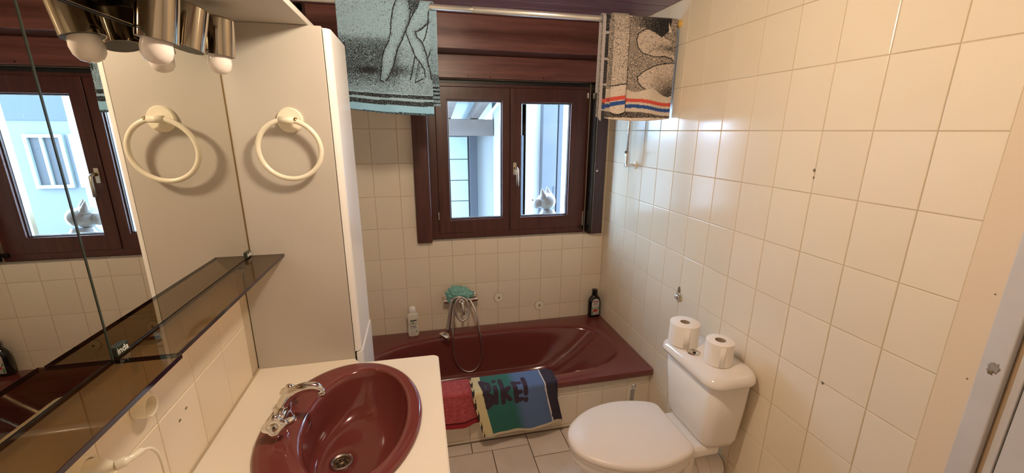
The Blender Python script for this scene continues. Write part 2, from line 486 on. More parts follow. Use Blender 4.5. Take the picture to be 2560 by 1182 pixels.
# window lintel boards (stepped shutter housing)
trim_1=struct(empty('trim_1'))
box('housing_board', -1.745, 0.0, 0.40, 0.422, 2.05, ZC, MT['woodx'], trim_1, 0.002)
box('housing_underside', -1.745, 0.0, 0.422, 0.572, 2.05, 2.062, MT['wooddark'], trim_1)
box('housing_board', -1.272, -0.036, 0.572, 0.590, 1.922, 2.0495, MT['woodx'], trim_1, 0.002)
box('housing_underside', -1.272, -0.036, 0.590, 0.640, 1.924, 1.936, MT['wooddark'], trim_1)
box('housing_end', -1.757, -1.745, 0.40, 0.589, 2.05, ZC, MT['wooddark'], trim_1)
for sx_,sz_ in ((-1.043,1.937),(-0.93,1.933),(-0.80,1.931),(-0.47,1.934)):
    lathe('nail_head',[(0.004,0),(0.003,0.0015)],(sx_,0.572,sz_),(0,-1,0),MT['darkmetal'],trim_1,10)

# side casings of the window (shutter guides)
trim_2=struct(box('trim_2',-1.272,-1.180,0.545,0.650,0.938,1.935,MT['woodz'],None,0.007,3))
trim_3=struct(empty('trim_3'))
box('casing',-0.108,-0.036,0.548,0.650,0.942,1.935,MT['wooddark'],trim_3,0.002)
box('guide_rail',-0.126,-0.112,0.556,0.640,0.940,1.925,MT['darkmetal'],trim_3,0.002)
box('guide_rail',-0.1105,-0.1085,0.551,0.640,0.940,1.925,MT['chromedull'],trim_3,0.0005)
lathe('knob',[(0.007,0),(0.007,0.004),(0.0075,0.006),(0.007,0.013),(0.003,0.016)],(-0.099,0.548,1.37),(0,-1,0),MT['chromedull'],trim_3,20)

# window: fixed frame, two sashes
window_1=struct(empty('window_1'))
def rect_frame(name, x0,x1,z0,z1, wl,wr,wb,wt, y0,y1, m, parent, bevel=0.004):
    """four mitre-free members joined at the corners"""
    o=[(x0,z0),(x1,z0),(x1,z1),(x0,z1)]; i=[(x0+wl,z0+wb),(x1-wr,z0+wb),(x1-wr,z1-wt),(x0+wl,z1-wt)]
    v=[(x,y0,z) for x,z in o]+[(x,y0,z) for x,z in i]+[(x,y1,z) for x,z in o]+[(x,y1,z) for x,z in i]
    f=[]
    for k in range(4):
        n=(k+1)%4
        f+=[(k,n,4+n,4+k),(8+k,12+k,12+n,8+n),(k,8+k,8+n,n),(4+k,4+n,12+n,12+k)]
    return mesh_obj(name,v,f,m,parent,False,bevel)
box('shutter_slot',-1.179,-0.127,0.648,0.70,1.9005,1.9222,MT['black'],window_1)  # solid black box painted in for the shade inside the slot
rect_frame('frame',-1.179,-0.127,0.934,1.900,0.056,0.022,0.044,0.022,0.645,0.715,MT['woodz'],window_1,0.003)
def sash(x0,x1,gx0,gx1,z0,z1,gz0,gz1,yf):
    s=rect_frame('sash',x0,x1,z0,z1,gx0-x0,x1-gx1,gz0-z0,z1-gz1,yf,yf+0.06,MT['woodz'],window_1,0.005)
    rect_frame('glazing_bead',gx0,gx1,gz0,gz1,0.006,0.006,0.006,0.006,yf+0.016,yf+0.03,MT['wooddark'],s,0.001)
    rect_frame('spacer',gx0+0.004,gx1-0.004,gz0+0.004,gz1-0.004,0.004,0.004,0.004,0.004,yf+0.03,yf+0.046,MT['chromedull'],s,0)
    box('pane',gx0+0.003,gx1-0.003,yf+0.028,yf+0.030,gz0+0.003,gz1-0.003,MT['pane'],s)
    return s
SL=sash(-1.129,-0.664,-1.055,-0.714,0.972,1.882,1.060,1.803,0.636)
SR=sash(-0.662,-0.142,-0.590,-0.257,0.972,1.882,1.060,1.797,0.636)
box('cover_strip',-0.663,-0.622,0.630,0.637,0.974,1.880,MT['woodz'],SR,0.003)
# handle
box('handle_plate',-0.645,-0.623,0.6235,0.630,1.345,1.425,MT['handle'],SR,0.002)
lathe('handle_hub',[(0.010,0),(0.010,0.010),(0.008,0.022),(0.0,0.024)],(-0.632,0.6235,1.392),(0,-1,0),MT['brass'],SR,20)
tube('handle_lever',[(-0.632,0.6105,1.392),(-0.627,0.598,1.391),(-0.623,0.592,1.380),(-0.622,0.592,1.34),(-0.622,0.593,1.275)],[0.007,0.0075,0.0085,0.0085,0.009],MT['handle'],SR,14)
# hinges
for z in (1.095,1.845):
    lathe('hinge',[(0.006,0),(0.006,0.05)],(-1.133,0.634,z-0.03),(0,0,1),MT['chromedull'],SL,12)
box('hinge',-0.148,-0.140,0.628,0.636,0.985,1.085,MT['handle'],SR,0.001)
box('hinge_foot',-0.165,-0.138,0.624,0.640,0.962,0.985,MT['darkmetal'],SR,0.002)
box('hinge',-0.150,-0.142,0.630,0.636,1.828,1.862,MT['chromedull'],SR,0.001)

# ------------------------------------------------------------------ outside the window
struct(box('ground',-3.5,4.5,0.95,7.0,-0.5,-0.4,MT['outground']))
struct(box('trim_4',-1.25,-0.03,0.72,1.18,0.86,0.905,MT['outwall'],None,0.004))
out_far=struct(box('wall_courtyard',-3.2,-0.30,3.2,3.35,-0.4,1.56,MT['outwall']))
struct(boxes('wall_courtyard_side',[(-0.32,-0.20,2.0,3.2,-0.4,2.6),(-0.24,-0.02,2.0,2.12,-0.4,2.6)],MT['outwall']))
col=thing('grey_pillar','grey rendered pillar behind the white animal ornament','pillar',(0.03,1.95,-0.4))
box('pillar_body',-0.055,0.088,1.90,2.05,-0.4,2.6,MT['outgrey'],col)
box('switch',0.062,0.078,1.893,1.90,1.02,1.085,MT['outdark'],col,0.001)
settle(col)
tag(box('downpipe_post',0.10,0.145,1.90,1.95,-0.4,2.6,MT['outdark'],None,0.004),'dark upright metal post beside the grey pillar outside','post')
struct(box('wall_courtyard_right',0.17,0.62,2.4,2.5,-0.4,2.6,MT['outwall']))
tag(box('gate_post',-0.262,-0.238,1.94,1.985,-0.4,1.58,MT['outdark'],None,0.003),'thin dark post at the edge of the white courtyard wall','post')
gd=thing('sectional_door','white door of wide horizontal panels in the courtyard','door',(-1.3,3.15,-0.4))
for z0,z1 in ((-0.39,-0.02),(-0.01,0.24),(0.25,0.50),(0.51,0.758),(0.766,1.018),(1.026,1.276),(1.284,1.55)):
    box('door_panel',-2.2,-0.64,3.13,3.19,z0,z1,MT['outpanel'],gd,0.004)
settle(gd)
tag(box('door_post',-0.625,-0.53,3.08,3.19,-0.4,1.56,MT['outdark'],None,0.004),'dark blue upright post right of the panelled courtyard door','post')
vr=thing('veranda_roof','lean-to roof of weathered beams under blue tinted sheets','roof',(-1.0,2.0,1.56))
box('header_beam',-1.75,-0.33,3.06,3.20,1.56,1.755,MT['outbeam'],vr,0.004)
for x in (-1.22,-0.88,-0.55):
    v=[(x-0.045,0.95,2.12),(x+0.045,0.95,2.12),(x+0.045,4.25,1.565),(x-0.045,4.25,1.565)]
    v=v+[(a,b,c+0.11) for a,b,c in v]
    mesh_obj('rafter',v,BOXF,MT['outbeam'],vr,False,0.004)
for yc,zc in ((1.7,2.09),(2.45,1.965)):
    box('purlin',-1.30,-0.34,yc-0.03,yc+0.03,zc,zc+0.06,MT['outbeam'],vr,0.003)
for x0,x1 in ((-1.28,-0.82),(-0.81,-0.34)):
    v=[(x0,0.95,2.24),(x1,0.95,2.24),(x1,4.3,1.668),(x0,4.3,1.668)]; v=v+[(a,b,c+0.006) for a,b,c in v]
    mesh_obj('roof_sheet',v,BOXF,MT['sheet'],vr)
settle(vr)
# far facade seen only in the mirror
fc=thing('far_house','pale house with white framed windows seen in the mirror','building',(2.2,5.6,-0.4))
box('house_wall',0.9,4.4,5.6,5.8,-0.4,1.75,mat('pale_blue_render',(0.085,0.10,0.115),0.9),fc)
box('house_upper',0.9,4.4,5.58,5.8,1.75,3.4,mat('blue_grey_cladding',(0.022,0.034,0.050),0.6),fc)
for x0 in (1.35,1.85,2.35,2.85):
    w_=rect_frame('window_frame',x0,x0+0.42,0.75,1.55,0.05,0.05,0.05,0.05,5.54,5.60,MT['outpanel'],fc,0.003)
    box('window_bar',x0+0.19,x0+0.23,5.55,5.59,0.80,1.50,MT['outpanel'],w_)
    box('window_pane',x0+0.05,x0+0.37,5.58,5.597,0.80,1.50,MT['outdark'],w_)
settle(fc)
def blob(name, c, r, m, parent=None, sub=4, amp=0.12, freq=3.0, seed=0, sq=(1,1,1)):
    bm=bmesh.new(); bmesh.ops.create_icosphere(bm,subdivisions=sub,radius=1.0)
    for v in bm.verts:
        d=v.co.normalized(); k=1+amp*mnoise.fractal(d*freq+Vector((seed,seed*2,0)),1.0,2.0,4)
        v.co=Vector((d.x*r*k*sq[0],d.y*r*k*sq[1],d.z*r*k*sq[2]))+Vector(c)
    me=bpy.data.meshes.new(name); bm.to_mesh(me); bm.free()
    o=bpy.data.objects.new(name,me); COL.objects.link(o)
    return finish(o,name,m,parent,True,0)
hd=thing('garden_shrub','rounded green garden shrub in front of the far house','shrub',(1.75,4.7,-0.4))
for k in range(9):
    blob('foliage',(1.50+0.05*k,4.7+0.1*math.sin(k*2.1),1.42+0.10*math.sin(k*1.7)),0.10,MT['leaf'],hd,4,0.5,4.0,k)
tube('stem',[(1.75,4.7,-0.4),(1.77,4.7,0.5),(1.75,4.7,1.3)],[0.05,0.04,0.03],MT['outbeam'],hd)
settle(hd)

# white animal ornament on the outside ledge
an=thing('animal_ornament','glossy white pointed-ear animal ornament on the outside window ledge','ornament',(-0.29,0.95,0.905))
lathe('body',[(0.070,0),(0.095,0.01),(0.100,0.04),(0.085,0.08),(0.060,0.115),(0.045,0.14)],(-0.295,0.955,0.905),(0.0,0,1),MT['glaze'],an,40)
hdm=blob('head',(-0.312,0.95,1.108),0.070,MT['glaze'],an,4,0.0,1,0,(1.05,0.95,0.93))
sn=blob('snout',(-0.392,0.935,1.098),0.036,MT['glaze'],hdm,4,0.0,1,0,(0.95,1.05,1.15))
blob('nose',(-0.425,0.925,1.124),0.006,MT['black'],hdm,2,0,1,0)
for dx,dy,zz in ((-0.022,-0.042,0),(0.045,0.046,0)):
    b_=Vector((-0.318+dx,0.95+dy,1.135)); t_=b_+Vector((-0.022,-0.004,0.078))
    loops=[]
    for t in (0,0.35,0.7,0.92,1.0):
        c=b_.lerp(t_,t); r=0.031*(1-t**1.5)+0.001
        loops.append([c+Vector((math.cos(a)*r,math.sin(a)*r*0.75,0)) for a in [2*PI*k/20 for k in range(20)]])
    loft('ear',loops,MT['glaze'],hdm,True,True,True)
settle(an)

# ------------------------------------------------------------------ ceiling lamp (above the frame; its glint shows on the right-hand tiles)
lp=thing('ceiling_lamp','round opal glass ceiling lamp lighting the bathroom','lamp',(-1.07,-1.08,ZC))
lathe('base',[(0.055,0),(0.055,-0.012),(0.035,-0.03),(0.030,-0.055)],(-1.07,-1.08,ZC),(0,0,1),MT['white'],lp)
gl=blob('globe',(-1.07,-1.08,2.085),0.058,emit('lamp_glow',LAMP_COLOR,LAMP_POWER),lp,4,0,1)
settle(lp)

# ------------------------------------------------------------------ bathtub
tubr=thing('bathtub','maroon enamel bathtub built in under the window','bathtub',(-0.9,0.215,0.0))
TC=(-0.84,0.20)
outer=rrect(-0.9005,0.2145,0.9005,0.3740,0.012,4)
N=144
angs=sorted([2*PI*k/N for k in range(N)]+[math.atan2(y-TC[1],x-TC[0])%(2*PI) for x,y in outer])
angs=[a for i,a in enumerate(angs) if i==0 or a-angs[i-1]>1e-4]
def scaled(poly,c,sx,sy,dx=0,dy=0): return [(c[0]+(x-c[0])*sx+dx,c[1]+(y-c[1])*sy+dy) for x,y in poly]
inner=sell(-0.845,0.195,0.745,0.277,3.2,160)
inner=[(x, y if x>-1.15 else 0.195+(y-0.195)*(1-0.25*((-1.15-x)/0.44)**2)) for x,y in inner]
secs=[(scaled(outer,TC,0.999,0.985),0.278),(outer,0.283),(outer,0.314),(scaled(outer,TC,0.997,0.990),0.3195),(scaled(outer,TC,0.990,0.97),0.3215),
      (scaled(inner,TC,1.05,1.10),0.3210),(scaled(inner,TC,1.02,1.035),0.3185),(scaled(inner,TC,1.005,1.008),0.311),(scaled(inner,TC,0.995,0.99),0.300),
      (scaled(inner,TC,0.955,0.96,-0.022),0.25),(scaled(inner,TC,0.885,0.92,-0.065),0.16),(scaled(inner,TC,0.80,0.87,-0.115),0.08),(scaled(inner,TC,0.73,0.79,-0.135),0.035),(scaled(inner,TC,0.62,0.64,-0.135),0.016),(scaled(inner,TC,0.28,0.3,-0.135),0.010)]
loops=[[(*raycast(pl,TC,a),z) for a in angs] for pl,z in secs]
loft('tub_shell',loops,MT['maroon'],tubr,True,False,True)
lathe('drain',[(0.030,0),(0.030,0.004),(0.022,0.005),(0.020,0.002),(0.0,0.002)],(-1.05,0.2,0.011),(0,0,1),MT['chrome'],tubr)
settle(tubr)
wall_apron=struct(boxes('wall_bath_apron',[(XL,0.0,-0.128,-0.105,-0.003,0.279)],MT['grout']))
az=[0.0,0.018,0.212,0.279]
for i in range(12):
    for j in range(3):
        put_tile(wall_apron,bx[i+1]+0.0075,bx[i]+0.0075 if i else 0.0,az[j]+0.0012,az[j+1]-0.0012,1,-1,-0.1305,MT['tile'])
box('sealant_bead',XL,0.0,-0.137,-0.130,0.0,0.004,MT['grime'],wall_apron)

# ------------------------------------------------------------------ tall cabinet
tc_=thing('tall_cabinet','tall narrow cream cabinet with a towel ring on its side','cabinet',(-1.65,-0.47,0.0))
box('carcass',XL+0.0005,-1.497,-0.600,-0.335,0.0,1.913,MT['laminate'],tc_,0.0015)
dprof=[]
for t in range(0,9):
    a=PI/2*t/8; dprof.append((-1.4925+0.0175*math.sin(a)-0.0, -0.600+0.014*(1-math.cos(a))))
# upper door with rounded near edge
pr_=[(-1.4945,-0.598)]+[(-1.4945+0.0205*math.sin(PI/2*t/8),-0.598+0.020*(1-math.cos(PI/2*t/8))) for t in range(1,9)]+[(-1.474,-0.337),(-1.4945,-0.337)]
def prism(name,poly,z0,z1,m,parent):
    n=len(poly); v=[(x,y,z0) for x,y in poly]+[(x,y,z1) for x,y in poly]
    f=[tuple(range(n))[::-1],tuple(range(n,2*n))]+[(i,(i+1)%n,n+(i+1)%n,n+i) for i in range(n)]
    o=mesh_obj(name,v,f,m,parent,True); es=o.modifiers.new('es','EDGE_SPLIT'); es.split_angle=math.radians(30); return o
prism('door',pr_,0.872,1.908,MT['door'],tc_)
prism('door',[(x+0.004,y) for x,y in pr_],0.10,0.866,MT['door'],tc_)
box('plinth',-1.497,-1.485,-0.595,-0.34,0.0,0.095,MT['laminate'],tc_)
settle(tc_)
# towel ring on its side
rg=thing('towel_ring','ivory plastic towel ring on the side of the tall cabinet','towel ring',(-1.608,-0.600,1.652))
lathe('wall_plate',[(0.036,0),(0.036,0.006),(0.033,0.010),(0.0,0.011)],(-1.608,-0.600,1.652),(0,-1,0),MT['ivory'],rg,40)
box('bracket',-1.620,-1.598,-0.628,-0.608,1.643,1.659,MT['ivory'],rg,0.004,3)
tube('holder_sleeve',[(-1.629,-0.634,1.651),(-1.590,-0.634,1.651)],0.0098,MT['ivory'],rg,20)
tube('clip',[(-1.5895,-0.634,1.6512),(-1.583,-0.634,1.6500)],0.0082,MT['brass'],rg,12)
RR=0.085
tube('ring',[(-1.611+RR*math.cos(2*PI*k/72),-0.634-0.004*math.sin(2*PI*k/72)+0.003,1.567+RR*math.sin(2*PI*k/72)) for k in range(72)],0.0072,MT['ivory'],rg,14,True)
settle(rg)

# ------------------------------------------------------------------ overhead board, mirror, spot lights, glass shelf
tag(box('overhead_board',XL+0.0005,-1.530,-2.20,-0.336,1.9135,1.9295,MT['laminate'],None,0.001),'long cream board lying over the mirror and the tall cabinet','board')
MX=-1.772
mr=thing('wall_mirror','wide frameless two-pane mirror above the smoked glass shelf','mirror',(XL,-1.35,1.243))
box('backing',XL+0.0005,MX-0.006,-2.18,-0.604,1.250,1.812,MT['black'],mr)
for y0,y1 in ((-1.2135,-0.6035),(-2.18,-1.2165)):
    p_=box('mirror_pane',MX-0.006,MX,y0,y1,1.2432,1.816,MT['mirror'],mr,0.0012,1)
box('pane_edge_strip',MX-0.005,MX+0.0010,-1.2165,-1.2135,1.2432,1.816,MT['mirroredge'],mr)
box('pane_edge_strip',MX-0.005,MX+0.0015,-0.6035,-0.6005,1.246,1.9,MT['brass'],mr)
box('pane_edge_strip',MX-0.005,MX+0.0015,-2.18,-0.604,1.816,1.8185,MT['black'],mr)
for yc in (-1.195,-0.622,-1.80):
    c_=box('mirror_clip',MX-0.001,MX+0.005,yc-0.015,yc+0.015,1.2435,1.262,MT['mirroredge'],mr,0.001)
    text_mesh('clip_lettering','inda',0.0165,MT['white'],c_,Matrix.Translation((MX+0.0052,yc,1.2525))@Matrix.Rotation(PI/2,4,'Z')@Matrix.Rotation(PI/2,4,'X'))
settle(mr)

sp=thing('spot_bar','dark strip with three tilted metal spotlights above the mirror','light fitting',(MX,-0.9,1.86))
box('rail',XL+0.0005,MX+0.004,-1.35,-0.63,1.8190,1.9130,mat('bronzed_rail',(0.26,0.22,0.16),0.10,1.0),sp,0.002)
def spot(bot,top,bulb,R=0.033):
    bot=Vector(bot); top=Vector(top); ax=(top-bot).normalized(); L=(top-bot).length
    c=lathe('spot_cylinder',[(R-0.003,0.012),(R-0.0012,0.0),(R,0.0),(R,L-0.004),(R-0.004,L),(0.0,L)],bot,ax,MT['lampmetal'],sp,48)
    lathe('spot_inside',[(R-0.0012,0.0005),(R-0.0015,0.05),(0.0,0.052)],bot,ax,MT['black'],c,40)
    mid=bot.lerp(top,0.62)
    tube('arm',[(MX+0.003,mid.y,mid.z+0.004),(mid.x,mid.y,mid.z)],0.009,MT['darkmetal'],c,14)
    if bulb:
        h=-0.030
        lathe('bulb',[(0.013,0.030),(0.018,0.017),(0.0235,0.001),(0.0260,-0.016),(0.0240,-0.029),(0.0175,-0.0385),(0.0085,-0.0430),(0.0,-0.0438)],bot,ax,MT['bulb'],c,32)
spot((-1.708,-0.757,1.800),(-1.697,-0.757,1.886),True)
spot((-1.715,-0.901,1.790),(-1.698,-0.888,1.876),False)
spot((-1.714,-1.006,1.787),(-1.696,-1.003,1.884),True)
settle(sp)

sh=thing('glass_shelf','smoked glass shelf running under the wall mirror','shelf',(XL,-1.35,1.235))
for y0,y1,xf in ((-1.2140,-0.6005,-1.677),(-2.15,-1.2165,-1.670)):
    s_=box('shelf_pane',MX+0.001,xf,y0,y1,1.2345,1.2425,MT['smoke'],sh)
    box('polished_edge',xf,xf+0.0012,y0,y1,1.2343,1.2427,MT['smokeedge'],s_)
    box('polished_edge',MX+0.002,xf,y0-0.0010,y0,1.2343,1.2427,MT['smokeedge'],s_)
box('rear_strip',XL+0.0005,MX+0.0008,-2.15,-0.6005,1.2350,1.2420,MT['chromedull'],sh)
for yc in (-0.70,-1.12,-1.45,-1.95):
    box('shelf_bracket',XL+0.0005,-1.755,yc-0.008,yc+0.008,1.222,1.2335,MT['chromedull'],sh,0.002)
settle(sh)

# ------------------------------------------------------------------ sockets on the tiles
def socket(y,z,label,plug):
    s_=thing('wall_socket',label,'socket',(XL,y,z))
    lathe('cup',[(0.021,0),(0.0225,0.002),(0.0225,0.022),(0.0205,0.025),(0.018,0.023),(0.0175,0.006),(0.0,0.006)],(XL+0.0003,y,z),(1,0,0),MT['ivory'],s_,40)
    for d in (-0.0095,0.0095):
        lathe('contact_hole',[(0.0028,0),(0.0028,0.0006)],(XL+0.0063,y+d,z),(1,0,0),MT['black'],s_,12)
    settle(s_)
socket(-1.145,1.102,'empty round ivory socket on the tiles under the glass shelf',False)
socket(-1.305,1.102,'round ivory socket under the glass shelf holding a plug with cord',True)
pl=thing('power_plug','ivory plug with a thin cord in the socket under the shelf','plug',(XL+0.012,-1.305,1.102))
lathe('plug_body',[(0.016,0),(0.0165,0.022),(0.014,0.034),(0.009,0.044),(0.007,0.052)],(XL+0.0085,-1.305,1.102),(1,0,0),MT['ivory'],pl,28)
tube('plug_neck',smooth_path([(XL+0.060,-1.305,1.102),(XL+0.072,-1.297,1.104),(XL+0.080,-1.277,1.103)],6),[0.0085]*6+[0.006]*7,MT['ivory'],pl,14)
tube('cord',smooth_path([(XL+0.080,-1.277,1.103),(XL+0.085,-1.262,1.092),(XL+0.086,-1.250,1.06),(XL+0.085,-1.252,1.0),(XL+0.078,-1.275,0.93),(XL+0.06,-1.33,0.87),(XL+0.05,-1.42,0.8495),(XL+0.06,-1.60,0.8495)],8),0.0027,MT['ivory'],pl,10)
settle(pl)

# ------------------------------------------------------------------ washstand: base cabinet, worktop, basin, tap
vb=thing('vanity_unit','white base cabinet carrying the worktop with the maroon basin','cabinet',(-1.5,-1.2,0.0))
v_=boxv(XL+0.001,-1.245,-1.75,-0.640,0.08,0.806)
boxes('carcass',[(XL+0.001,-1.785,-1.75,-0.640,0.08,0.806),(-1.785,-1.262,-1.75,-1.732,0.08,0.806),(-1.785,-1.262,-0.658,-0.640,0.08,0.806),(-1.785,-1.262,-1.732,-0.658,0.08,0.098)],MT['laminate'],vb)
for y0,y1 in ((-1.748,-1.385),(-1.381,-1.015),(-1.011,-0.642)):
    d_=box('door',-1.262,-1.243,y0,y1,0.085,0.803,MT['door'],vb,0.004)
    lathe('knob',[(0.006,0),(0.006,0.012),(0.013,0.018),(0.012,0.026),(0.0,0.028)],(-1.243,y1-0.05,0.70),(1,0,0),MT['chrome'],d_,20)
box('plinth',XL+0.001,-1.30,-1.74,-0.65,0.0,0.08,MT['laminate'],vb)
settle(vb)
SC=(-1.48,-0.935)
wk=rrect(-1.506,-1.1915,0.2965,0.5585,0.018,6)
wk=[(min(max(x,XL+0.0006),-1.2095),y) for x,y in wk]
wk=[(XL+0.0006,-1.75),(-1.2275,-1.75)]+[(-1.2275+0.018*math.sin(a),-1.732-0.018*math.cos(a)) for a in [PI/2*k/6 for k in range(1,7)]]+[(-1.2095+0*k,-0.65) for k in range(1)]+[(-1.2275+0.018*math.cos(a),-0.651+0.018*math.sin(a)) for a in [PI/2*k/6 for k in range(1,7)]]+[(-1.4975,-0.633),(-1.4975,-0.6008),(XL+0.0006,-0.6008)]
hole=sell(SC[0],SC[1],0.185,0.26,2.0,96)
a2=sorted([2*PI*k/120 for k in range(120)]+[math.atan2(y-SC[1],x-SC[0])%(2*PI) for x,y in wk])
a2=[a for i,a in enumerate(a2) if i==0 or a-a2[i-1]>1e-4]
def wl(poly,z): return [(*raycast(poly,SC,a),z) for a in a2]
wki=[(x+(-0.004 if x>-1.4 else 0),y+(-0.004 if y>-0.66 and x>-1.45 else 0)) for x,y in wk]
o=loft('worktop',[wl(hole,0.808),wl(hole,0.845),wl(wki,0.845),wl(wk,0.841),wl(wk,0.808),wl(hole,0.808)],MT['counter'],None,False)
tag(o,'white worktop with rounded corner around the maroon basin','worktop')
# sealant where the worktop meets tiles and cabinet
box('sealant',XL,XL+0.0045,-1.75,-0.601,0.8450,0.8495,MT['silicone'],o)

bs=thing('wash_basin','oval maroon ceramic basin set into the white worktop','basin',(SC[0],SC[1],0.845))
def el(cx,cy,rx,ry,z,n=112,e=2.0): return [(x,y,z) for x,y in sell(cx,cy,rx,ry,e,n)]
ic=(-1.447,-0.930); dc=(-1.500,-0.935)
L_=[el(SC[0],SC[1],0.2085,0.2835,0.8452),el(SC[0],SC[1],0.2100,0.2850,0.849),el(SC[0],SC[1],0.2085,0.2830,0.8545),el(SC[0],SC[1],0.203,0.277,0.8585),
    el(-1.477,-0.935,0.194,0.267,0.8600),el(-1.461,-0.933,0.160,0.243,0.8590),el(-1.452,-0.931,0.1425,0.2325,0.8570),el(ic[0],ic[1],0.1355,0.2270,0.8510)]
for t in (0.06,0.14,0.26,0.40,0.55,0.70,0.82,0.90,0.95):
    k=t**1.5; rx=0.1355*(1-0.30*t-0.52*t**5); ry=0.2270*(1-0.36*t-0.50*t**5)
    cx=ic[0]+(dc[0]-ic[0])*k; cy=ic[1]+(dc[1]-ic[1])*k
    L_.append(el(cx,cy,rx,ry,0.851-0.135*math.sin(PI/2*min(1,t/0.95))**0.85))
L_.append(el(dc[0],dc[1],0.029,0.029,0.7135)); L_.append(el(dc[0],dc[1],0.0215,0.0215,0.705))
loft('basin_shell',L_,MT['maroon'],bs,True,False,True)
dr=lathe('drain',[(0.0290,-0.006),(0.0305,-0.001),(0.0305,0.0035),(0.027,0.0045),(0.0215,0.002),(0.0205,-0.004),(0.0,-0.004)],(dc[0],dc[1],0.7145),(0,0,1),MT['chromedull'],bs,40)
dr.location.z += 0
lathe('drain_plate',[(0.0200,0),(0.0200,0.0008),(0.0,0.0008)],(dc[0],dc[1],0.7112),(0,0,1),MT['brass'],dr,32)
for k in range(6):
    a=k*PI/3
    lathe('drain_hole',[(0.0052,0),(0.0052,0.0006),(0,0.0006)],(dc[0]+0.0125*math.cos(a),dc[1]+0.0125*math.sin(a),0.7121),(0,0,1),MT['black'],dr,14)
lathe('drain_screw',[(0.004,0),(0.004,0.001),(0,0.0015)],(dc[0],dc[1],0.7121),(0,0,1),MT['chrome'],dr,14)
# overflow slot on the tap side of the bowl
ov=[]
osl=[]
for k in range(28):
    a=2*PI*k/28
    osl.append((-1.5815+0.0035*math.sin(a),-0.905+0.024*math.cos(a),0.822+0.007*math.sin(a)))
tube('overflow_rim',osl,0.0022,MT['maroon'],bs,8,True)
loft('overflow_hole',[[(x,y,z) for x,y,z in osl],[(x-0.006,y,z-0.001) for x,y,z in osl]],MT['black'],bs,False,True,True)
settle(bs)

fa=thing('basin_tap','chrome basin mixer with two knobs and a curved spout','tap',(-1.635,-0.915,0.861))
FY=-0.915
lathe('base',[(0.026,0),(0.026,0.006),(0.021,0.012),(0.019,0.030),(0.021,0.040),(0.017,0.050),(0.0,0.053)],(-1.635,FY,0.8612),(0,0,1),MT['chrome'],fa,32)
tube('body',[(-1.635,FY-0.052,0.892),(-1.635,FY-0.03,0.894),(-1.635,FY,0.896),(-1.635,FY+0.03,0.894),(-1.635,FY+0.052,0.892)],[0.013,0.0155,0.019,0.0155,0.013],MT['chrome'],fa,20)
spt=smooth_path([(-1.637,FY,0.892),(-1.630,FY,0.915),(-1.612,FY+0.001,0.938),(-1.585,FY+0.002,0.951),(-1.560,FY+0.003,0.953),(-1.545,FY+0.003,0.948),(-1.538,FY+0.003,0.938)],6)
tube('spout',spt,[0.017-0.0062*i/(len(spt)-1) for i in range(len(spt))],MT['chrome'],fa,20)
lathe('aerator',[(0.0105,0),(0.0115,0.003),(0.0115,0.008),(0.0105,0.009),(0.0110,0.011),(0.0110,0.018),(0.0095,0.019),(0.0,0.017)],(-1.537,FY+0.003,0.940),(0.12,0,-1),MT['chrome'],fa,24)
def knob(sy):
    ax=Vector((0.10,sy,0.28)).normalized(); base=Vector((-1.635,FY+sy*0.050,0.893))
    d,u,w=frame_axes(ax); n=64; loops=[]
    for h,r,star in ((0,0.0145,0),(0.008,0.015,0),(0.012,0.0235,0.10),(0.017,0.0265,0.14),(0.027,0.0265,0.14),(0.031,0.022,0.11),(0.032,0.015,0.03),(0.0305,0.011,0),(0.030,0.004,0)):
        loops.append([base+d*h+(u*math.cos(2*PI*k/n)+w*math.sin(2*PI*k/n))*r*(1+star*math.cos(4*2*PI*k/n)) for k in range(n)])
    kb=loft('knob',loops,MT['chrome'],fa,True,True,True)
    lathe('knob_cap',[(0.009,0),(0.0085,0.003),(0.004,0.0045),(0.004,0.003),(0.0,0.003)],base+d*0.0302,d,MT['chromedull'],kb,24)
    lathe('knob_dot',[(0.0032,0),(0.0,0.0004)],base+d*0.0335,d,MT['black'],kb,12)
knob(-1); knob(1)
settle(fa)

# ------------------------------------------------------------------ toilet
TY=-0.680
to=thing('toilet','white close-coupled toilet with closed lid against the tiled wall','toilet',(-0.4,TY,0.0))
def egg(xb,xf,hw,z,n=80,bw=0.72,shift=0.0):
    """outline from the squared back edge (xb) to the round front (xf)"""
    out=[]
    L=xb-xf
    for k in range(n):
        t=2*PI*k/n; c,s=math.cos(t),math.sin(t)
        mx=xb-L*0.46
        if c<0: x=mx+(mx-xf)*c; y=hw*s
        else:
            x=mx+(xb-mx)*abs(c)**0.55; y=hw*(math.copysign(abs(s)**0.9,s))*(1-(1-bw)*abs(c)**1.6) if True else 0
            if abs(c)>0.55: y=math.copysign(min(abs(y) , hw*bw*1.03) if abs(c)>0.9 else abs(y), s) if abs(s)>1e-9 else 0
        out.append((x,TY+y+shift,z))
    return out
def outline(pts,sub=5):
    P=smooth_path([(x,y,0) for x,y in pts],sub,True); return [(p.x,p.y) for p in P]
half=[(-0.232,0.0),(-0.232,0.09),(-0.234,0.130),(-0.262,0.157),(-0.33,0.180),(-0.41,0.192),(-0.49,0.186),(-0.57,0.162),(-0.64,0.120),(-0.69,0.066),(-0.708,0.0)]
full=[(x,TY+y) for x,y in half]+[(x,TY-y) for x,y in half[-2:0:-1]]
EG=outline(full,5); EC=(-0.45,TY)
def eg(s,z,sy=None,dx=0): 
    sy=s if sy is None else sy
    return [(EC[0]+(x-EC[0])*s+dx,EC[1]+(y-EC[1])*sy,z) for x,y in EG]
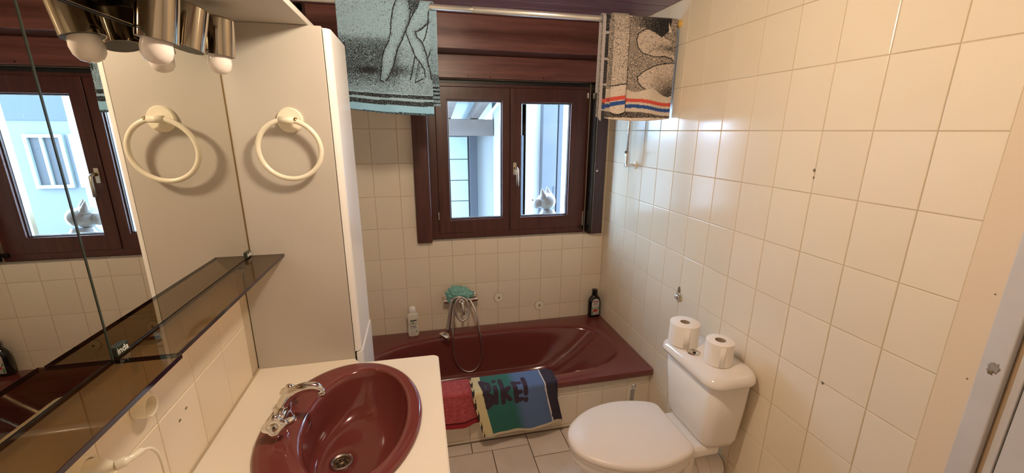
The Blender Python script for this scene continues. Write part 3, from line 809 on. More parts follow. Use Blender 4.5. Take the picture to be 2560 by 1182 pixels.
# bowl and foot
loft('bowl',[eg(0.955,0.372),eg(0.965,0.368),eg(0.965,0.345),eg(0.93,0.325),eg(0.86,0.28,dx=0.01),eg(0.72,0.22,0.70,0.03),eg(0.58,0.15,0.60,0.06),eg(0.52,0.08,0.56,0.075),eg(0.56,0.03,0.60,0.075),eg(0.58,0.0,0.62,0.075)],MT['porcelain'],to,True,True,True)
box('bowl_shelf',-0.275,-0.090,TY-0.118,TY+0.118,0.330,0.380,MT['porcelain'],to,0.018,4)
box('pedestal_back',-0.36,-0.16,TY-0.080,TY+0.080,0.0,0.345,MT['porcelain'],to,0.03,4)
loft('seat',[eg(0.965,0.3735),eg(0.985,0.376),eg(0.985,0.386),eg(0.97,0.3895)],MT['seat'],to,True,True,True)
loft('lid',[eg(0.975,0.3915),eg(1.0,0.394),eg(1.006,0.402),eg(1.0,0.410),eg(0.982,0.4155),eg(0.94,0.4185),eg(0.6,0.4205),eg(0.1,0.421)],MT['seat'],to,True,True,True)
for s in (-1,1):
    lathe('hinge',[(0.012,0),(0.012,0.03)],(-0.236,TY+s*0.085-0.015,0.392),(0,1,0),MT['seat'],to,16)
# cistern
def rr(x0,x1,hw,r,z): return [(x,y,z) for x,y in rrect((x0+x1)/2,TY+0.006,(x1-x0)/2,hw,r,8)]
loft('cistern',[rr(-0.155,-0.03,0.118,0.05,0.382),rr(-0.178,-0.022,0.142,0.05,0.392),rr(-0.186,-0.02,0.149,0.05,0.415),rr(-0.193,-0.016,0.157,0.045,0.53),rr(-0.202,-0.014,0.166,0.045,0.682)],MT['porcelain'],to,True,True,True)
cl=loft('cistern_lid',[rr(-0.210,-0.010,0.173,0.05,0.682),rr(-0.222,-0.006,0.182,0.055,0.685),rr(-0.225,-0.005,0.185,0.055,0.695),rr(-0.220,-0.006,0.181,0.055,0.712),rr(-0.206,-0.010,0.170,0.055,0.724),rr(-0.185,-0.018,0.152,0.050,0.7295),rr(-0.13,-0.06,0.10,0.03,0.7310)],MT['porcelain'],to,True,True,True)
lathe('flush_button',[(0.0275,0),(0.0275,0.003),(0.024,0.0055),(0.020,0.0045),(0.0195,0.002),(0.0,0.003)],(-0.163,-0.655,0.7302),(0,0,1),MT['chrome'],cl,36)
lathe('button_dimple',[(0.006,0),(0.006,0.0025),(0.0,0.003)],(-0.163,-0.660,0.7325),(0,0,1),MT['darkmetal'],cl,18)
# waste pipe and its collar, water feed
lathe('waste_pipe',[(0.052,0),(0.052,0.16)],(-0.172,TY-0.02,0.19),(1,0,0),MT['porcelain'],to,36)
lathe('pipe_collar',[(0.062,0),(0.066,0.01),(0.066,0.05),(0.060,0.058)],(-0.14,TY-0.02,0.19),(1,0,0),MT['seat'],to,36)
settle(to)
fv=thing('water_feed','small brass water valve and feed pipe beside the cistern','valve',(-0.004,-0.44,0.47))
lathe('flange',[(0.018,0),(0.016,0.006)],(-0.0005,-0.43,0.455),(-1,0,0),MT['ivory'],fv,20)
tube('feed_pipe',smooth_path([(-0.005,-0.43,0.455),(-0.045,-0.43,0.455),(-0.075,-0.445,0.45),(-0.09,-0.475,0.442),(-0.092,-0.506,0.442)],6),0.007,MT['brass'],fv,12)
settle(fv)

def roll(x,y,r,h,label):
    t=thing('toilet_roll',label,'toilet roll',(x,y,0.7315))
    lathe('paper',[(0.0215,0.0),(r-0.003,0.0),(r,0.002),(r+0.0006,h*0.3),(r-0.0003,h*0.6),(r,h-0.002),(r-0.003,h),(0.0205,h),(0.0200,h-0.012),(0.0200,0.002),(0.0205,0.0)],(x,y,0.7315),(0,0,1),MT['paper'],t,56)
    lathe('core',[(0.0200,0.001),(0.0200,h-0.001),(0.0190,h-0.001),(0.0190,0.001)],(x,y,0.7315),(0,0,1),MT['card'],t,40)
    # loose end of the sheet
    a0=-2.2; pts=[]
    vv=[];ff=[]
    for k in range(9):
        a=a0+0.05*k
        for z in (0.006,h-0.006): vv.append((x+(r+0.0012+0.0012*math.sin(k*0.4))*math.cos(a),y+(r+0.0012+0.0012*math.sin(k*0.4))*math.sin(a),0.7315+z))
    for k in range(8): ff.append((2*k,2*k+2,2*k+3,2*k+1))
    q=mesh_obj('loose_sheet',vv,ff,MT['paper'],t,True)
    q.modifiers.new('s','SOLIDIFY').thickness=0.0006
    settle(t)
roll(-0.156,-0.572,0.0605,0.098,'wider toilet paper roll on the cistern, next to the bathtub end')
roll(-0.115,-0.738,0.0520,0.096,'narrower toilet paper roll on the cistern, away from the bathtub')

# toilet brush between toilet and bath: only its grey hooked handle shows
br=thing('toilet_brush','grey toilet brush with hooked handle standing behind the toilet','toilet brush',(-0.235,-0.33,0.0))
lathe('holder',[(0.045,0.0),(0.048,0.01),(0.044,0.12),(0.040,0.13),(0.036,0.128),(0.040,0.02),(0.0,0.015)],(-0.235,-0.33,0.001),(0,0,1),MT['porcelain'],br,28)
hp=smooth_path([(-0.235,-0.33,0.03),(-0.234,-0.33,0.18),(-0.231,-0.33,0.28),(-0.228,-0.33,0.345)],5)
vv=[]
lp_=[]
for i,p in enumerate(hp):
    w_=0.0075+0.0045*(i/len(hp)); lp_.append([(p.x+dx*w_,p.y+dy*0.0035,p.z) for dx,dy in ((-1,-1),(1,-1),(1,1),(-1,1))])
loft('handle',lp_,MT['chromedull'],br,False,True,True,bevel=0.0012)
tube('hook',smooth_path([(-0.232,-0.33,0.343),(-0.231,-0.33,0.358),(-0.225,-0.33,0.366),(-0.217,-0.33,0.362),(-0.2145,-0.33,0.348)],6),0.0042,MT['chromedull'],br,12)
lathe('bristles',[(0.012,0),(0.028,0.01),(0.028,0.07),(0.012,0.08)],(-0.235,-0.33,0.02),(0,0,1),MT['white'],br,20)
settle(br)

# ------------------------------------------------------------------ bath mixer, shower, sponge, wall caps
bm_=thing('bath_mixer','chrome bath mixer on the tiled wall under the sponge','tap',(-1.02,YB,0.545))
for x in (-1.104,-0.930):
    lathe('rosette',[(0.030,0),(0.030,0.004),(0.022,0.014),(0.018,0.016)],(x,YB-0.0005,0.545),(0,-1,0),MT['chrome'],bm_,32)
    lathe('connector',[(0.017,0.012),(0.017,0.024),(0.021,0.025),(0.021,0.045),(0.017,0.046),(0.017,0.060)],(x,YB,0.545),(0,-1,0),MT['chrome'],bm_,24)
tube('body',[(-1.128,0.530,0.545),(-1.118,0.530,0.545),(-1.09,0.530,0.545),(-0.945,0.530,0.545),(-0.915,0.530,0.545),(-0.905,0.530,0.545)],[0.018,0.0215,0.0225,0.0225,0.0215,0.018],MT['chrome'],bm_,28)
lathe('cartridge',[(0.024,0),(0.025,0.02),(0.023,0.034),(0.018,0.040),(0.0,0.042)],(-1.015,0.513,0.548),(0,-1,0.35),MT['chrome'],bm_,32)
tube('lever',smooth_path([(-1.015,0.478,0.560),(-1.013,0.462,0.545),(-1.010,0.452,0.515),(-1.008,0.448,0.475)],6),[0.012,0.011,0.0105,0.010,0.0098,0.0096,0.0095]+[0.0095]*12,MT['chrome'],bm_,18)
lathe('outlet',[(0.013,0),(0.013,0.03),(0.011,0.032)],(-1.012,0.530,0.526),(0,0,-1),MT['chrome'],bm_,22)
settle(bm_)
# hand shower with hose
hs=thing('hand_shower','chrome hand shower with looped hose hanging from the bath mixer','shower head',(-1.07,0.47,0.58))
hz=[(-0.979,0.503,0.572),(-0.951,0.485,0.538),(-0.927,0.455,0.471),(-0.915,0.440,0.387),(-0.900,0.432,0.291),(-0.893,0.430,0.206),(-0.908,0.430,0.129),(-0.936,0.430,0.083),(-0.975,0.430,0.066),(-1.018,0.430,0.079),(-1.055,0.430,0.124),(-1.077,0.430,0.187),(-1.082,0.432,0.265),(-1.079,0.440,0.382),(-1.069,0.452,0.481),(-1.056,0.456,0.537),(-1.023,0.455,0.590),(-0.990,0.452,0.572),(-0.974,0.448,0.518),(-0.985,0.440,0.462),(-1.016,0.434,0.440),(-1.047,0.434,0.466),(-1.064,0.438,0.528),(-1.052,0.440,0.578),(-1.022,0.440,0.602),(-1.056,0.446,0.598),(-1.078,0.452,0.580)]
def hose_mat():
    m=mat('flex_hose',(0.74,0.72,0.69),0.2,1.0)
    nt=m.node_tree; b=nt.nodes['Principled BSDF']
    tc=nt.nodes.new('ShaderNodeTexCoord'); w=nt.nodes.new('ShaderNodeTexWave'); w.inputs['Scale'].default_value=90; w.bands_direction='DIAGONAL'
    nt.links.new(tc.outputs['Object'],w.inputs['Vector']); bp=nt.nodes.new('ShaderNodeBump'); bp.inputs['Strength'].default_value=0.5; bp.inputs['Distance'].default_value=0.001
    nt.links.new(w.outputs['Fac'],bp.inputs['Height']); nt.links.new(bp.outputs[0],b.inputs['Normal']); return m
tube('hose',smooth_path(hz,8),0.0068,hose_mat(),hs,12)
hh=smooth_path([(-1.078,0.452,0.585),(-1.088,0.452,0.53),(-1.100,0.448,0.45),(-1.112,0.440,0.385)],6)
tube('handle',hh,[0.0105+0.005*i/(len(hh)-1) for i in range(len(hh))],MT['chromedull'],hs,18)
lathe('spray_head',[(0.014,-0.026),(0.029,-0.016),(0.040,-0.004),(0.042,0.004),(0.040,0.011),(0.0,0.012)],(-1.133,0.425,0.345),(-0.62,-0.45,-0.60),MT['chrome'],hs,36)
settle(hs)
spg=thing('bath_sponge','teal net bath sponge resting on the bath mixer','sponge',(-1.04,0.51,0.565))
blob('puff',(-1.035,0.515,0.600),0.052,MT['teal'],spg,5,0.42,3.6,3,(1.35,0.75,0.80))
blob('puff',(-1.075,0.515,0.560),0.030,MT['teal'],spg,4,0.5,5,8,(1.0,0.8,1.0))
blob('puff',(-0.975,0.515,0.585),0.033,MT['teal'],spg,4,0.5,5,11,(1.2,0.8,0.75))
settle(spg)
for (x,z,lb) in ((-0.750,0.513,'round cream blanking cap on the wall, nearer the bath mixer'),(-0.458,0.428,'round cream blanking cap on the wall, nearer the black bottle')):
    c_=thing('blanking_cap',lb,'cap',(x,YB,z))
    lathe('disc',[(0.0335,0),(0.0335,0.004),(0.0315,0.006),(0.0,0.007)],(x,YB-0.0003,z),(0,-1,0),MT['ivory'],c_,40)
    lathe('screw',[(0.0075,0),(0.006,0.002),(0.0,0.0025)],(x,YB-0.0068,z),(0,-1,0),MT['grime'],c_,16)
    lathe('edge_ring',[(0.0355,0),(0.0355,0.0008)],(x,YB-0.0001,z),(0,-1,0),MT['grime'],c_,40)  # dark ring round the edge of the cap
    settle(c_)

# shower riser on the right wall
sr=thing('shower_riser','chrome shower pipe rising from an angle valve on the tiles','pipe',(-0.045,0.225,1.42))
lathe('flange',[(0.022,0),(0.021,0.005),(0.012,0.010)],(-0.0005,0.225,1.431),(-1,0,0),MT['ivory'],sr,28)
tube('elbow',smooth_path([(-0.006,0.225,1.431),(-0.03,0.225,1.431),(-0.05,0.226,1.433),(-0.056,0.226,1.445),(-0.056,0.226,1.49)],6),0.0105,MT['chrome'],sr,18)
lathe('end_cap',[(0.012,0),(0.012,0.010),(0.009,0.012)],(-0.055,0.226,1.431),(-1,0,0),MT['chrome'],sr,20)
lathe('nut',[(0.0135,0),(0.0135,0.014)],(-0.056,0.226,1.486),(0,0,1),MT['chrome'],sr,6,False)
lathe('valve_stem',[(0.006,0),(0.006,0.012),(0.0085,0.013),(0.0085,0.022)],(-0.060,0.222,1.500),(-0.7,-0.6,0.35),MT['chromedull'],sr,14)
tube('riser_pipe',[(-0.056,0.226,1.495),(-0.056,0.224,1.70),(-0.056,0.222,1.98)],0.0085,MT['chrome'],sr,18)
lathe('wall_bracket',[(0.010,0),(0.010,0.056)],(-0.056,0.222,1.95),(1,0,0),MT['chrome'],sr,14)
settle(sr)

# broken-off holder on the right wall
wb=thing('broken_holder','broken chrome wall holder with glue marks above the cistern','holder',(0.0,-0.299,0.833))
box('stub',-0.016,-0.001,-0.316,-0.290,0.812,0.832,MT['chromedull'],wb,0.004,3)
box('stub_pin',-0.028,-0.016,-0.312,-0.300,0.820,0.829,MT['chromedull'],wb,0.002)
blob('glue_patch',(-0.0005,-0.301,0.818),0.024,MT['grout'],wb,4,0.35,3,5,(0.08,1.0,1.0))
blob('glue_patch',(-0.0005,-0.298,0.852),0.016,MT['grime'],wb,4,0.5,4,9,(0.06,0.6,1.1))
settle(wb)
# chips and drill marks in the right-wall tiles
for y_,z_,r_ in ((-0.897,1.505,0.004),(-0.900,1.482,0.003),(-1.065,0.835,0.004)):
    blob('chip',(-0.0004,y_,z_),r_,MT['grime'],wall_right,2,0.5,3,2,(0.15,1,1.3))
for y_,z_ in ((-1.385,1.275),(-1.384,1.06)):
    lathe('nail_hole',[(0.0022,0),(0.0018,0.0006)],(-0.0015,y_,z_),(-1,0,0),MT['grime'],wall_right,8)
for y_,z_ in ((-1.005,0.995),(-1.035,0.985),(-1.20,0.97)):
    blob('chip',(XL+0.0004,y_,z_),0.0035,MT['grime'],wall_left,2,0.5,3,4,(0.15,1.3,0.8))

# ------------------------------------------------------------------ bottles on the rim
def bottle_loops(x,y,z0,prof,rz,n=48):
    out=[]
    for h,a,b,e in prof:
        l=[]
        for px,py in sell(0,0,a,b,e,n):
            l.append((x+px*math.cos(rz)-py*math.sin(rz),y+px*math.sin(rz)+py*math.cos(rz),z0+h))
        out.append(l)
    return out
def interp(prof,h):
    for (h0,a0,b0,e0),(h1,a1,b1,e1) in zip(prof,prof[1:]):
        if h0<=h<=h1:
            t=(h-h0)/(h1-h0) if h1>h0 else 0
            return a0+(a1-a0)*t,b0+(b1-b0)*t,e0+(e1-e0)*t
def label_patch(name,x,y,z0,prof,rz,h0,h1,width,paint,parent,nu=40,nv=60,round_=False,off=0.0006):
    """printed label hugging the front (-y side) of a bottle; paint(u,v)->rgb with u,v in 0..1"""
    V=[];F=[];C=[]
    for j in range(nv+1):
        v=j/nv; h=h0+(h1-h0)*v; a,b,e=interp(prof,h)
        w=width
        if round_ and v>0.72: w=width*math.sqrt(max(0,1-((v-0.72)/0.30)**2))
        for i in range(nu+1):
            u=i/nu; px=(u-0.5)*2*w
            k=min(0.999,abs(px)/a)
            py=-(b*(1-k**e)**(1/e))-off
            V.append((x+px*math.cos(rz)-py*math.sin(rz),y+px*math.sin(rz)+py*math.cos(rz),z0+h))
            C.append(paint(u,v))
    for j in range(nv):
        for i in range(nu):
            q=j*(nu+1)+i; F.append((q,q+1,q+nu+2,q+nu+1))
    me=bpy.data.meshes.new(name); me.from_pydata(V,[],F)
    at=me.color_attributes.new('ink','FLOAT_COLOR','POINT')
    at.data.foreach_set('color',np.array([(*c[:3],1) for c in C],dtype=np.float32).ravel())
    o=bpy.data.objects.new(name,me); COL.objects.link(o)
    return finish(o,name,MT['label'],parent,True,0)
ZR=0.3218
sb=thing('soap_bottle','milky white shower gel bottle on the bathtub rim','bottle',(-1.33,0.525,ZR))
pf=[(0,0.030,0.016,3),(0.004,0.034,0.019,3),(0.03,0.036,0.020,3),(0.06,0.034,0.019,2.8),(0.085,0.031,0.018,2.6),(0.11,0.033,0.019,2.6),(0.135,0.036,0.020,2.6),(0.155,0.031,0.019,2.5),(0.163,0.024,0.0175,2.2)]
RZ=0.12
loft('bottle_body',bottle_loops(-1.33,0.532,ZR,pf,RZ),MT['soap'],sb,True,True,True)
loft('cap',bottle_loops(-1.33,0.532,ZR,[(0.1625,0.023,0.017,2.2),(0.164,0.024,0.0175,2.2),(0.185,0.0235,0.017,2.2),(0.200,0.018,0.014,2.1),(0.207,0.008,0.007,2),(0.208,0.001,0.001,2)],RZ),MT['soapcap'],sb,True,True,True)
def p_soap(u,v):
    base=(0.72,0.70,0.60)
    if v>0.90: return (0.08,0.09,0.07) if 0.12<u<0.97 else base
    if 0.70<v<0.88 and math.hypot((u-0.45)*1.3,(v-0.82)*2.2)<0.20: return (0.10,0.20,0.05) if math.sin(u*40)+math.sin(v*70)>-0.2 else (0.55,0.6,0.35)
    if 0.70<v<0.78 and abs(math.sin(u*23+1))>0.55: return (0.18,0.22,0.12)
    if 0.54<v<0.62 and math.sin(u*70)>-0.5 and 0.1<u<0.85: return (0.10,0.10,0.14)
    if 0.44<v<0.51 and math.sin(u*80+1)>-0.4 and 0.1<u<0.9: return (0.12,0.12,0.16)
    if v<0.40 and (int(v*36)%3==0) and math.sin(u*95)>-0.3 and 0.1<u<0.7: return (0.38,0.37,0.36)
    if 0.18<v<0.30 and u>0.75: return (0.25,0.32,0.18)
    return base
label_patch('label',-1.33,0.532,ZR,pf,RZ,0.012,0.118,0.024,p_soap,sb)
settle(sb)
hb=thing('shampoo_bottle','black shampoo bottle in the corner of the bathtub rim','bottle',(-0.058,0.545,ZR))
pf2=[(0,0.040,0.020,3),(0.004,0.045,0.0235,3),(0.06,0.046,0.024,3),(0.115,0.046,0.024,2.8),(0.135,0.043,0.0235,2.6),(0.150,0.035,0.021,2.4),(0.162,0.024,0.018,2.2),(0.170,0.017,0.016,2)]
RZ2=0.10
loft('bottle_body',bottle_loops(-0.058,0.548,ZR,pf2,RZ2),MT['shampoo'],hb,True,True,True)
loft('cap',bottle_loops(-0.058,0.548,ZR,[(0.1695,0.0165,0.0165,2),(0.171,0.020,0.020,2),(0.176,0.0205,0.0205,2),(0.190,0.0185,0.0185,2),(0.203,0.0205,0.0205,2),(0.208,0.020,0.020,2),(0.210,0.015,0.015,2)],RZ2),MT['shampoo'],hb,True,True,True)
def p_sh(u,v):
    base=(0.62,0.58,0.56)
    if u<0.05 or u>0.95 or v<0.03: return (0.40,0.36,0.34)
    if 0.80<v<0.88 and 0.12<u<0.88: return (0.28,0.08,0.14)
    if 0.70<v<0.735 and 0.25<u<0.75 and math.sin(u*90)>-0.4: return (0.05,0.05,0.05)
    if 0.64<v<0.675 and 0.25<u<0.75 and math.sin(u*80)>-0.4: return (0.08,0.08,0.08)
    if 0.20<v<0.34 and 0.18<u<0.80: return (0.50,0.02,0.03)
    if 0.34<=v<0.58 and (math.sin(u*19+v*14)>0.35 and v<0.40+0.2*abs(math.sin(u*9)) or math.hypot(u-0.85,(v-0.42)*1.8)<0.09): return (0.05,0.24,0.04)
    if v<0.20 and math.sin(u*42)>0.3: return (0.12,0.13,0.14)
    if v<0.26 and u<0.2 : return (0.10,0.30,0.08)
    return base
label_patch('label',-0.058,0.548,ZR,pf2,RZ2,0.020,0.142,0.031,p_sh,hb,round_=True)
settle(hb)

# ------------------------------------------------------------------ towel rod and towels
rd=thing('towel_rod','telescopic steel rod across the room carrying two towels','rod',(-0.9,-0.083,2.117))
tube('outer_tube',[(-0.988,-0.083,2.117),(0.0-0.012,-0.083,2.117)],0.0125,MT['steel'],rd,28)
tube('inner_tube',[(XL+0.008,-0.083,2.117),(-0.986,-0.083,2.117)],0.0108,MT['steel'],rd,28)
lathe('end_cap',[(0.017,0),(0.017,0.012),(0.014,0.014)],(-0.0006,-0.083,2.117),(-1,0,0),MT['yellowcap'],rd,28)
lathe('end_cap',[(0.017,0),(0.017,0.010),(0.014,0.012)],(XL+0.0006,-0.083,2.117),(1,0,0),MT['yellowcap'],rd,28)
settle(rd)

def seg_dist(X,Z,pl):
    d=np.full(X.shape,9.0)
    for (x0,z0),(x1,z1) in zip(pl,pl[1:]):
        ex,ez=x1-x0,z1-z0; L2=ex*ex+ez*ez+1e-12
        t=np.clip(((X-x0)*ex+(Z-z0)*ez)/L2,0,1)
        d=np.minimum(d,np.hypot(X-x0-t*ex,Z-z0-t*ez))
    return d
def inside(X,Z,pl):
    r=np.zeros(X.shape,bool); n=len(pl)
    for i in range(n):
        (x0,z0),(x1,z1)=pl[i],pl[(i+1)%n]
        if z0==z1: continue
        c=((z0>Z)!=(z1>Z))&(X<(x1-x0)*(Z-z0)/(z1-z0)+x0); r^=c
    return r
def cloth_obj(name, V, nx, nv, ink, dens, parent, thick=0.004, m=None):
    """V: (nv,nx,3)"""
    me=bpy.data.meshes.new(name)
    F=[(j*nx+i,j*nx+i+1,(j+1)*nx+i+1,(j+1)*nx+i) for j in range(nv-1) for i in range(nx-1)]
    me.from_pydata(V.reshape(-1,3).tolist(),[],F)
    a=me.color_attributes.new('ink','FLOAT_COLOR','POINT')
    c=np.ones((nx*nv,4),np.float32); c[:,:3]=ink.reshape(-1,3); a.data.foreach_set('color',c.ravel())
    d=me.attributes.new('dens','FLOAT','POINT'); d.data.foreach_set('value',dens.astype(np.float32).ravel())
    o=bpy.data.objects.new(name,me); COL.objects.link(o)
    finish(o,name,m or MT['towel'],parent,True,0)
    s=o.modifiers.new('thick','SOLIDIFY'); s.thickness=thick; s.offset=0
    return o
def over_rod(nv, zf, zb, y0, z0, r):
    """points (y,z,s) along a cloth hung over a round rod, front bottom -> over -> back bottom; s<0 front, >0 back"""
    Lf=z0-zf; Lb=z0-zb; A=PI*r; tot=Lf+A+Lb
    out=[]
    for k in range(nv):
        s=tot*k/(nv-1)
        if s<Lf: out.append((y0-r,zf+s,0,-1))
        elif s<Lf+A:
            a=(s-Lf)/r; out.append((y0-r*math.cos(a),z0+r*math.sin(a),a/PI,0))
        else: out.append((y0+r,z0-(s-Lf-A),1,1))
    return out

def img(c): return np.array(lin(*c)[:3])
# --- teal towel
tw=thing('bath_towel','pale teal towel with printed legs hanging from the rod','towel',(-1.34,-0.083,1.69))
NX,NV=190,330
path=over_rod(NV,1.690,1.728,-0.083,2.117,0.0175)
V=np.zeros((NV,NX,3)); U=np.linspace(0,1,NX)
for j,(y,z,t,sd) in enumerate(path):
    xl=-1.527+0.012*t; xr=-1.169+0.032*t
    zz=z
    h=max(0,2.117-z)/0.43
    wave=0.010*h*np.sin(U*7.0+0.8)+0.006*h*np.sin(U*15+2.0)
    V[j,:,0]=xl+(xr-xl)*U+0.004*h*math.sin(z*12)
    V[j,:,1]=y-0.012*h*(1 if sd<=0 else -0.7)+wave*(1 if sd<=0 else 0.8)
    V[j,:,2]=zz+ (0.020*h*(1-U)**2.2 if sd<=0 else 0.0) - (0.006*h*U if sd<=0 else 0)
X=V[:,:,0]; Z=V[:,:,2].copy()
front=np.array([p[3]<=0 for p in path])[:,None]&np.ones((NV,NX),bool)
legs=dict(
 l_out=[(-1.297,2.128),(-1.311,2.098),(-1.321,2.053),(-1.327,2.004),(-1.335,1.973),(-1.353,1.942),(-1.365,1.911),(-1.37,1.868),(-1.379,1.824),(-1.366,1.816)],
 l_in=[(-1.248,2.131),(-1.245,2.109),(-1.244,2.083),(-1.25,2.049),(-1.269,2.011),(-1.283,1.979),(-1.301,1.948),(-1.311,1.917),(-1.321,1.881),(-1.34,1.841),(-1.354,1.821)],
 r_l=[(-1.211,2.112),(-1.237,2.076),(-1.266,2.018),(-1.265,2.003),(-1.249,1.962),(-1.233,1.92),(-1.214,1.897),(-1.198,1.87),(-1.196,1.842)],
 r_r=[(-1.145,2.131),(-1.149,2.097),(-1.165,2.058),(-1.203,2.025),(-1.228,2.013),(-1.221,1.994),(-1.202,1.976),(-1.191,1.945),(-1.184,1.918),(-1.181,1.89),(-1.172,1.859),(-1.172,1.831)],
 t1=[(-1.172,2.094),(-1.174,2.066),(-1.178,2.035),(-1.188,1.999),(-1.197,1.98)], t2=[(-1.168,1.955),(-1.172,1.94),(-1.179,1.922)],
 f1=[(-1.235,1.92),(-1.243,1.888),(-1.251,1.856),(-1.259,1.828)], f2=[(-1.239,1.818),(-1.223,1.889),(-1.218,1.901)], f3=[(-1.239,1.818),(-1.226,1.825),(-1.204,1.835)])
ink=np.zeros((NV,NX,3)); ink[:]=img((147,178,196))
dens=np.full((NV,NX),0.29)
dens+=0.26*np.clip((2.005-Z)/0.03,0,1)*np.clip((Z-1.79)/0.06,0,1)*np.clip((-1.28-X)/0.05,0,1)
dens+=0.14*np.clip((1.99-Z)/0.05,0,1)
dens+=0.35*np.clip(1-np.hypot((X+1.427)/0.06,(Z-1.862)/0.018),0,1)
dens+=0.25*np.clip(1-np.hypot((X+1.29)/0.09,(Z-1.862)/0.03),0,1)
legL=inside(X,Z,legs['l_out']+legs['l_in'][::-1]); legR=inside(X,Z,legs['r_l']+legs['r_r'][::-1])
dens=np.where((legL|legR)&front,0.27,dens)
dl=seg_dist(X,Z,legs['l_in']); dens=np.where(legL&front,dens+0.42*np.exp(-dl/0.010),dens)
dl=seg_dist(X,Z,legs['l_out']); dens=np.where(legL&front,dens+0.22*np.exp(-dl/0.010),dens)
dl=seg_dist(X,Z,legs['r_r']); dens=np.where(legR&front,dens+0.45*np.exp(-dl/0.010),dens)
dl=seg_dist(X,Z,legs['r_l']); dens=np.where(legR&front,dens+0.18*np.exp(-dl/0.008),dens)
for n_,pl_ in legs.items():
    d=seg_dist(X,Z,pl_); dens=np.where(front&(d<0.0021),0.95,dens)
brief=inside(X,Z,[(-1.248,2.150),(-1.194,2.150),(-1.211,2.112),(-1.232,2.084),(-1.244,2.083)])
dens=np.where(brief&front,0.75,dens)
dens=np.where(front&inside(X,Z,legs['f2']+[(-1.214,1.87),(-1.226,1.84)]),0.6,dens)
zb_=Z-(0.020*np.clip((2.117-Z)/0.43,0,1)*(1-U[None,:])**2.2)*front
for a_,b_ in ((1.751,1.766),(1.722,1.741)):
    s_=front&(zb_>a_)&(zb_<b_); dens=np.where(s_,0.80,dens)
s_=front&(zb_<1.722); dens=np.where(s_,0.12,dens); ink[s_]=img((144,194,222))
s_=front&(zb_<1.770)&(zb_>1.741)&(dens<0.5); dens=np.where(s_,0.08,dens)
dens=np.where(front&(zb_<1.6945),0.7,dens)
for k in range(5):
    a_=1.736+0.0165*k; s_=(~front)&(Z>a_)&(Z<a_+0.007); dens=np.where(s_,0.85,dens)
dens=np.where((~front)&(Z<1.86)&(Z>1.82),dens+0.2,dens)
cloth_obj('towel_sheet',V,NX,NV,ink,dens,tw,0.0045)
settle(tw)

# --- white/black towel by the right wall
tw2=thing('beach_towel','speckled grey towel with red and blue stripes hanging by the wall','towel',(-0.21,-0.083,1.68))
def speckled(NX,NV,zf,zb,xl,xr,r,yoff,name,paint,wav,parent,xlb=None,xrb=None):
    path=over_rod(NV,zf,zb,-0.083,2.117,r)
    V=np.zeros((NV,NX,3)); U=np.linspace(0,1,NX)
    for j,(y,z,t,sd) in enumerate(path):
        h=max(0,2.117-z)/0.43
        a=xl+((xlb if xlb is not None else xl)-xl)*t; b=xr+((xrb if xrb is not None else xr)-xr)*t
        V[j,:,0]=a+(b-a)*U
        V[j,:,1]=y+(yoff*min(1,h*4+0.3) if sd<=0 else 0.006*h)+wav(U,h)*(1 if sd<=0 else 0.6)
        V[j,:,2]=z+(-0.012*h*np.sin(U*PI) if sd<=0 else 0)
    X=V[:,:,0]; Z=V[:,:,2]
    front=np.array([p[3]<=0 for p in path])[:,None]&np.ones((NV,NX),bool)
    ink,dens=paint(X,Z,front)
    return cloth_obj(name,V,NX,NV,ink,dens,parent,0.0045)
e1=[(-0.236,2.03),(-0.226,2.06),(-0.192,2.079),(-0.152,2.077),(-0.111,2.066),(-0.084,2.044)]
e1b=[(-0.236,2.03),(-0.225,1.998),(-0.199,1.975),(-0.14,1.961),(-0.084,1.966),(-0.049,1.957),(-0.027,1.941)]
e2=[(-0.03,1.937),(-0.088,1.934),(-0.144,1.919),(-0.191,1.894),(-0.217,1.869),(-0.211,1.848),(-0.193,1.828),(-0.158,1.807)]
